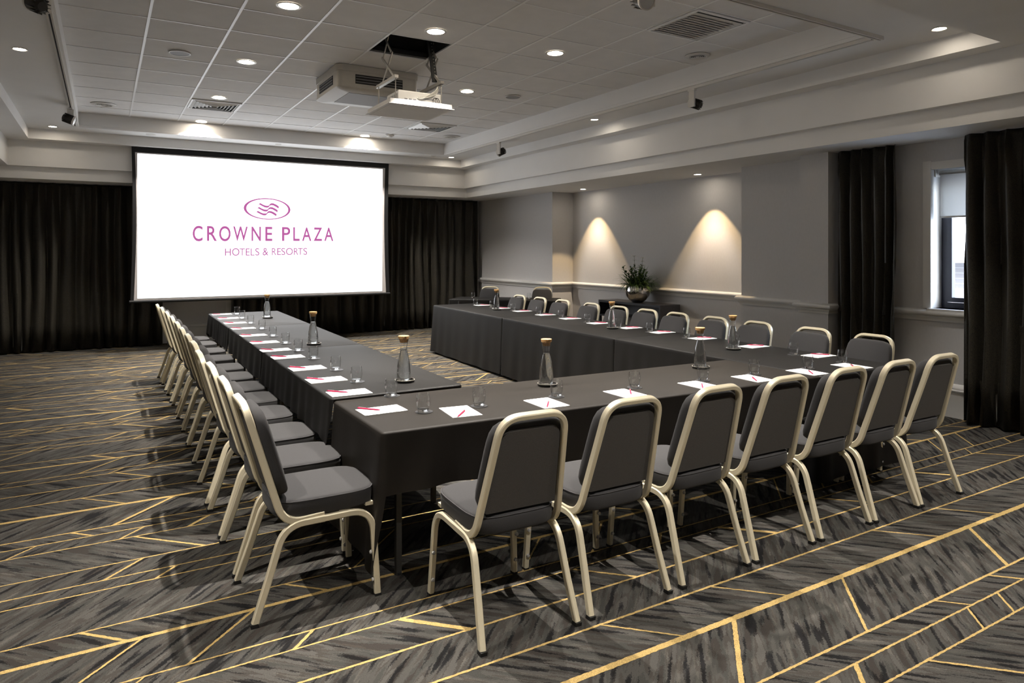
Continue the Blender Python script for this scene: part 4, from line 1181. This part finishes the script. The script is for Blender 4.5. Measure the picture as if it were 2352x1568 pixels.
def planter():
    r = empty('potted_plant', 'round hammered silver bowl with green grasses and tall white blossoms on the console', 'plant', (7.235, 8.33, .7905))
    mb = MB(); mb.lathe([(0, 0), (.075, 0), (.088, .006), (.130, .04), (.178, .10), (.196, .16), (.192, .215), (.170, .262), (.160, .262), (.180, .21), (.17, .12), (0, .10)], 'pot', 40); mb.build('bowl', r, smooth=60)
    rr = random.Random(12)
    def blade(mb, base, d, L, w, droop, m, lift=.9):
        base, d = Vector(base), Vector(d).normalized(); n = 7; side = d.cross(Vector((0, 0, 1)))
        if side.length < .1: side = Vector((1, 0, 0))
        side.normalize(); vs = []; fs = []; p = base.copy(); v = (d*(1-lift) + Vector((0, 0, 1))*lift).normalized()
        for i in range(n+1):
            ww = w*sin(PI*(.12+.86*i/n)); nn = side.cross(v).normalized()
            vs += [p + side*ww, p + nn*ww*.25, p - side*ww]
            p = p + v*L/n; v = (v + (d*.6 - Vector((0, 0, 1)))*droop/n).normalized()
        for v_ in vs: v_.x = min(v_.x, .275)
        for i in range(n): fs += [(3*i, 3*i+1, 3*i+4, 3*i+3), (3*i+1, 3*i+2, 3*i+5, 3*i+4)]
        mb.add(vs, fs, m)
    mb = MB()
    for k in range(240):
        a = rr.uniform(0, 2*PI); rad = rr.uniform(0, .14)
        blade(mb, (rad*cos(a), rad*sin(a), .2), (cos(a+rr.uniform(-.4, .4)), sin(a), 0), rr.uniform(.20, .42), rr.uniform(.006, .014), rr.uniform(.4, 2.6), 'leaf' if rr.random() < .6 else 'leafd', rr.uniform(.55, .95))
    for k in range(26):   # blades hanging over the bowl
        a = rr.uniform(0, 2*PI)
        blade(mb, (.15*cos(a), .15*sin(a), .25), (cos(a), sin(a), 0), rr.uniform(.16, .30), .006, rr.uniform(3, 5), 'leaf', .5)
    o = mb.build('grass_foliage', r, smooth=60)
    mb = MB(); mf = MB()
    tops = [(.0, -.12, .70), (.0, .08, .72)] + [(rr.uniform(-.12, .12), rr.uniform(-.24, .26), rr.uniform(.46, .60)) for _ in range(12)]
    for k, (tx, ty, tz) in enumerate(tops):
        top = Vector((tx, ty, tz)); b0 = Vector((tx*.4, ty*.4, .2)); mid = (top+b0)/2 + Vector((rr.uniform(-.02, .02), rr.uniform(-.02, .02), .02))
        P3 = [(b0*(1-t)**2 + mid*2*t*(1-t) + top*t*t) for t in [i/8 for i in range(9)]]
        mb.tube(P3, .0022, 'leafd', 5)
        for j in range(16):
            t = .3 + .68*j/16; p = b0*(1-t)**2 + mid*2*t*(1-t) + top*t*t; an = j*2.4 + k
            if k < 2 and t > .72: continue
            blade(mb, p, (cos(an), sin(an), .3), rr.uniform(.05, .085), .013, .9, 'leafd' if rr.random() < .5 else 'leaf', .45)
        if k < 2:
            for j in range(5):
                p = b0.lerp(top, 1-.12*j)
                for q in range(7):
                    an = 2*PI*q/7 + j
                    blade(mf, p, (cos(an), sin(an), .1), .062, .012, .5, 'petal', .25)
    mb.build('leafy_stems', r, smooth=60); mf.build('blossoms', r, smooth=60)
planter()

# ------------------------------------------------------------------ world and render settings
w = bpy.data.worlds.new('world'); bpy.context.scene.world = w; w.use_nodes = True
nt = w.node_tree; bg = nt.nodes['Background']
sky = nt.nodes.new('ShaderNodeTexSky'); sky.sky_type = 'NISHITA'; sky.sun_disc = False; sky.sun_elevation = math.radians(38); sky.sun_rotation = math.radians(200); sky.air_density = 1.5; sky.dust_density = 5
mixn = nt.nodes.new('ShaderNodeMix'); mixn.data_type = 'RGBA'; mixn.inputs['Factor'].default_value = .7
mixn.inputs['B'].default_value = (.75, .85, 1.0, 1)
nt.links.new(sky.outputs[0], mixn.inputs['A']); nt.links.new(mixn.outputs['Result'], bg.inputs['Color'])
bg.inputs['Strength'].default_value = 11.0
sc = bpy.context.scene
sc.view_settings.view_transform = 'Standard'; sc.view_settings.look = 'None'; sc.view_settings.gamma = 1; sc.view_settings.use_curve_mapping = False
sc.view_settings.exposure = 0.52
cy = sc.cycles
cy.max_bounces = 10; cy.diffuse_bounces = 4; cy.glossy_bounces = 4; cy.transmission_bounces = 10; cy.transparent_max_bounces = 24
cy.sample_clamp_indirect = 4.0; cy.caustics_refractive = False; cy.caustics_reflective = False; cy.blur_glossy = .5
cy.use_denoising = True
cy.use_light_tree = True
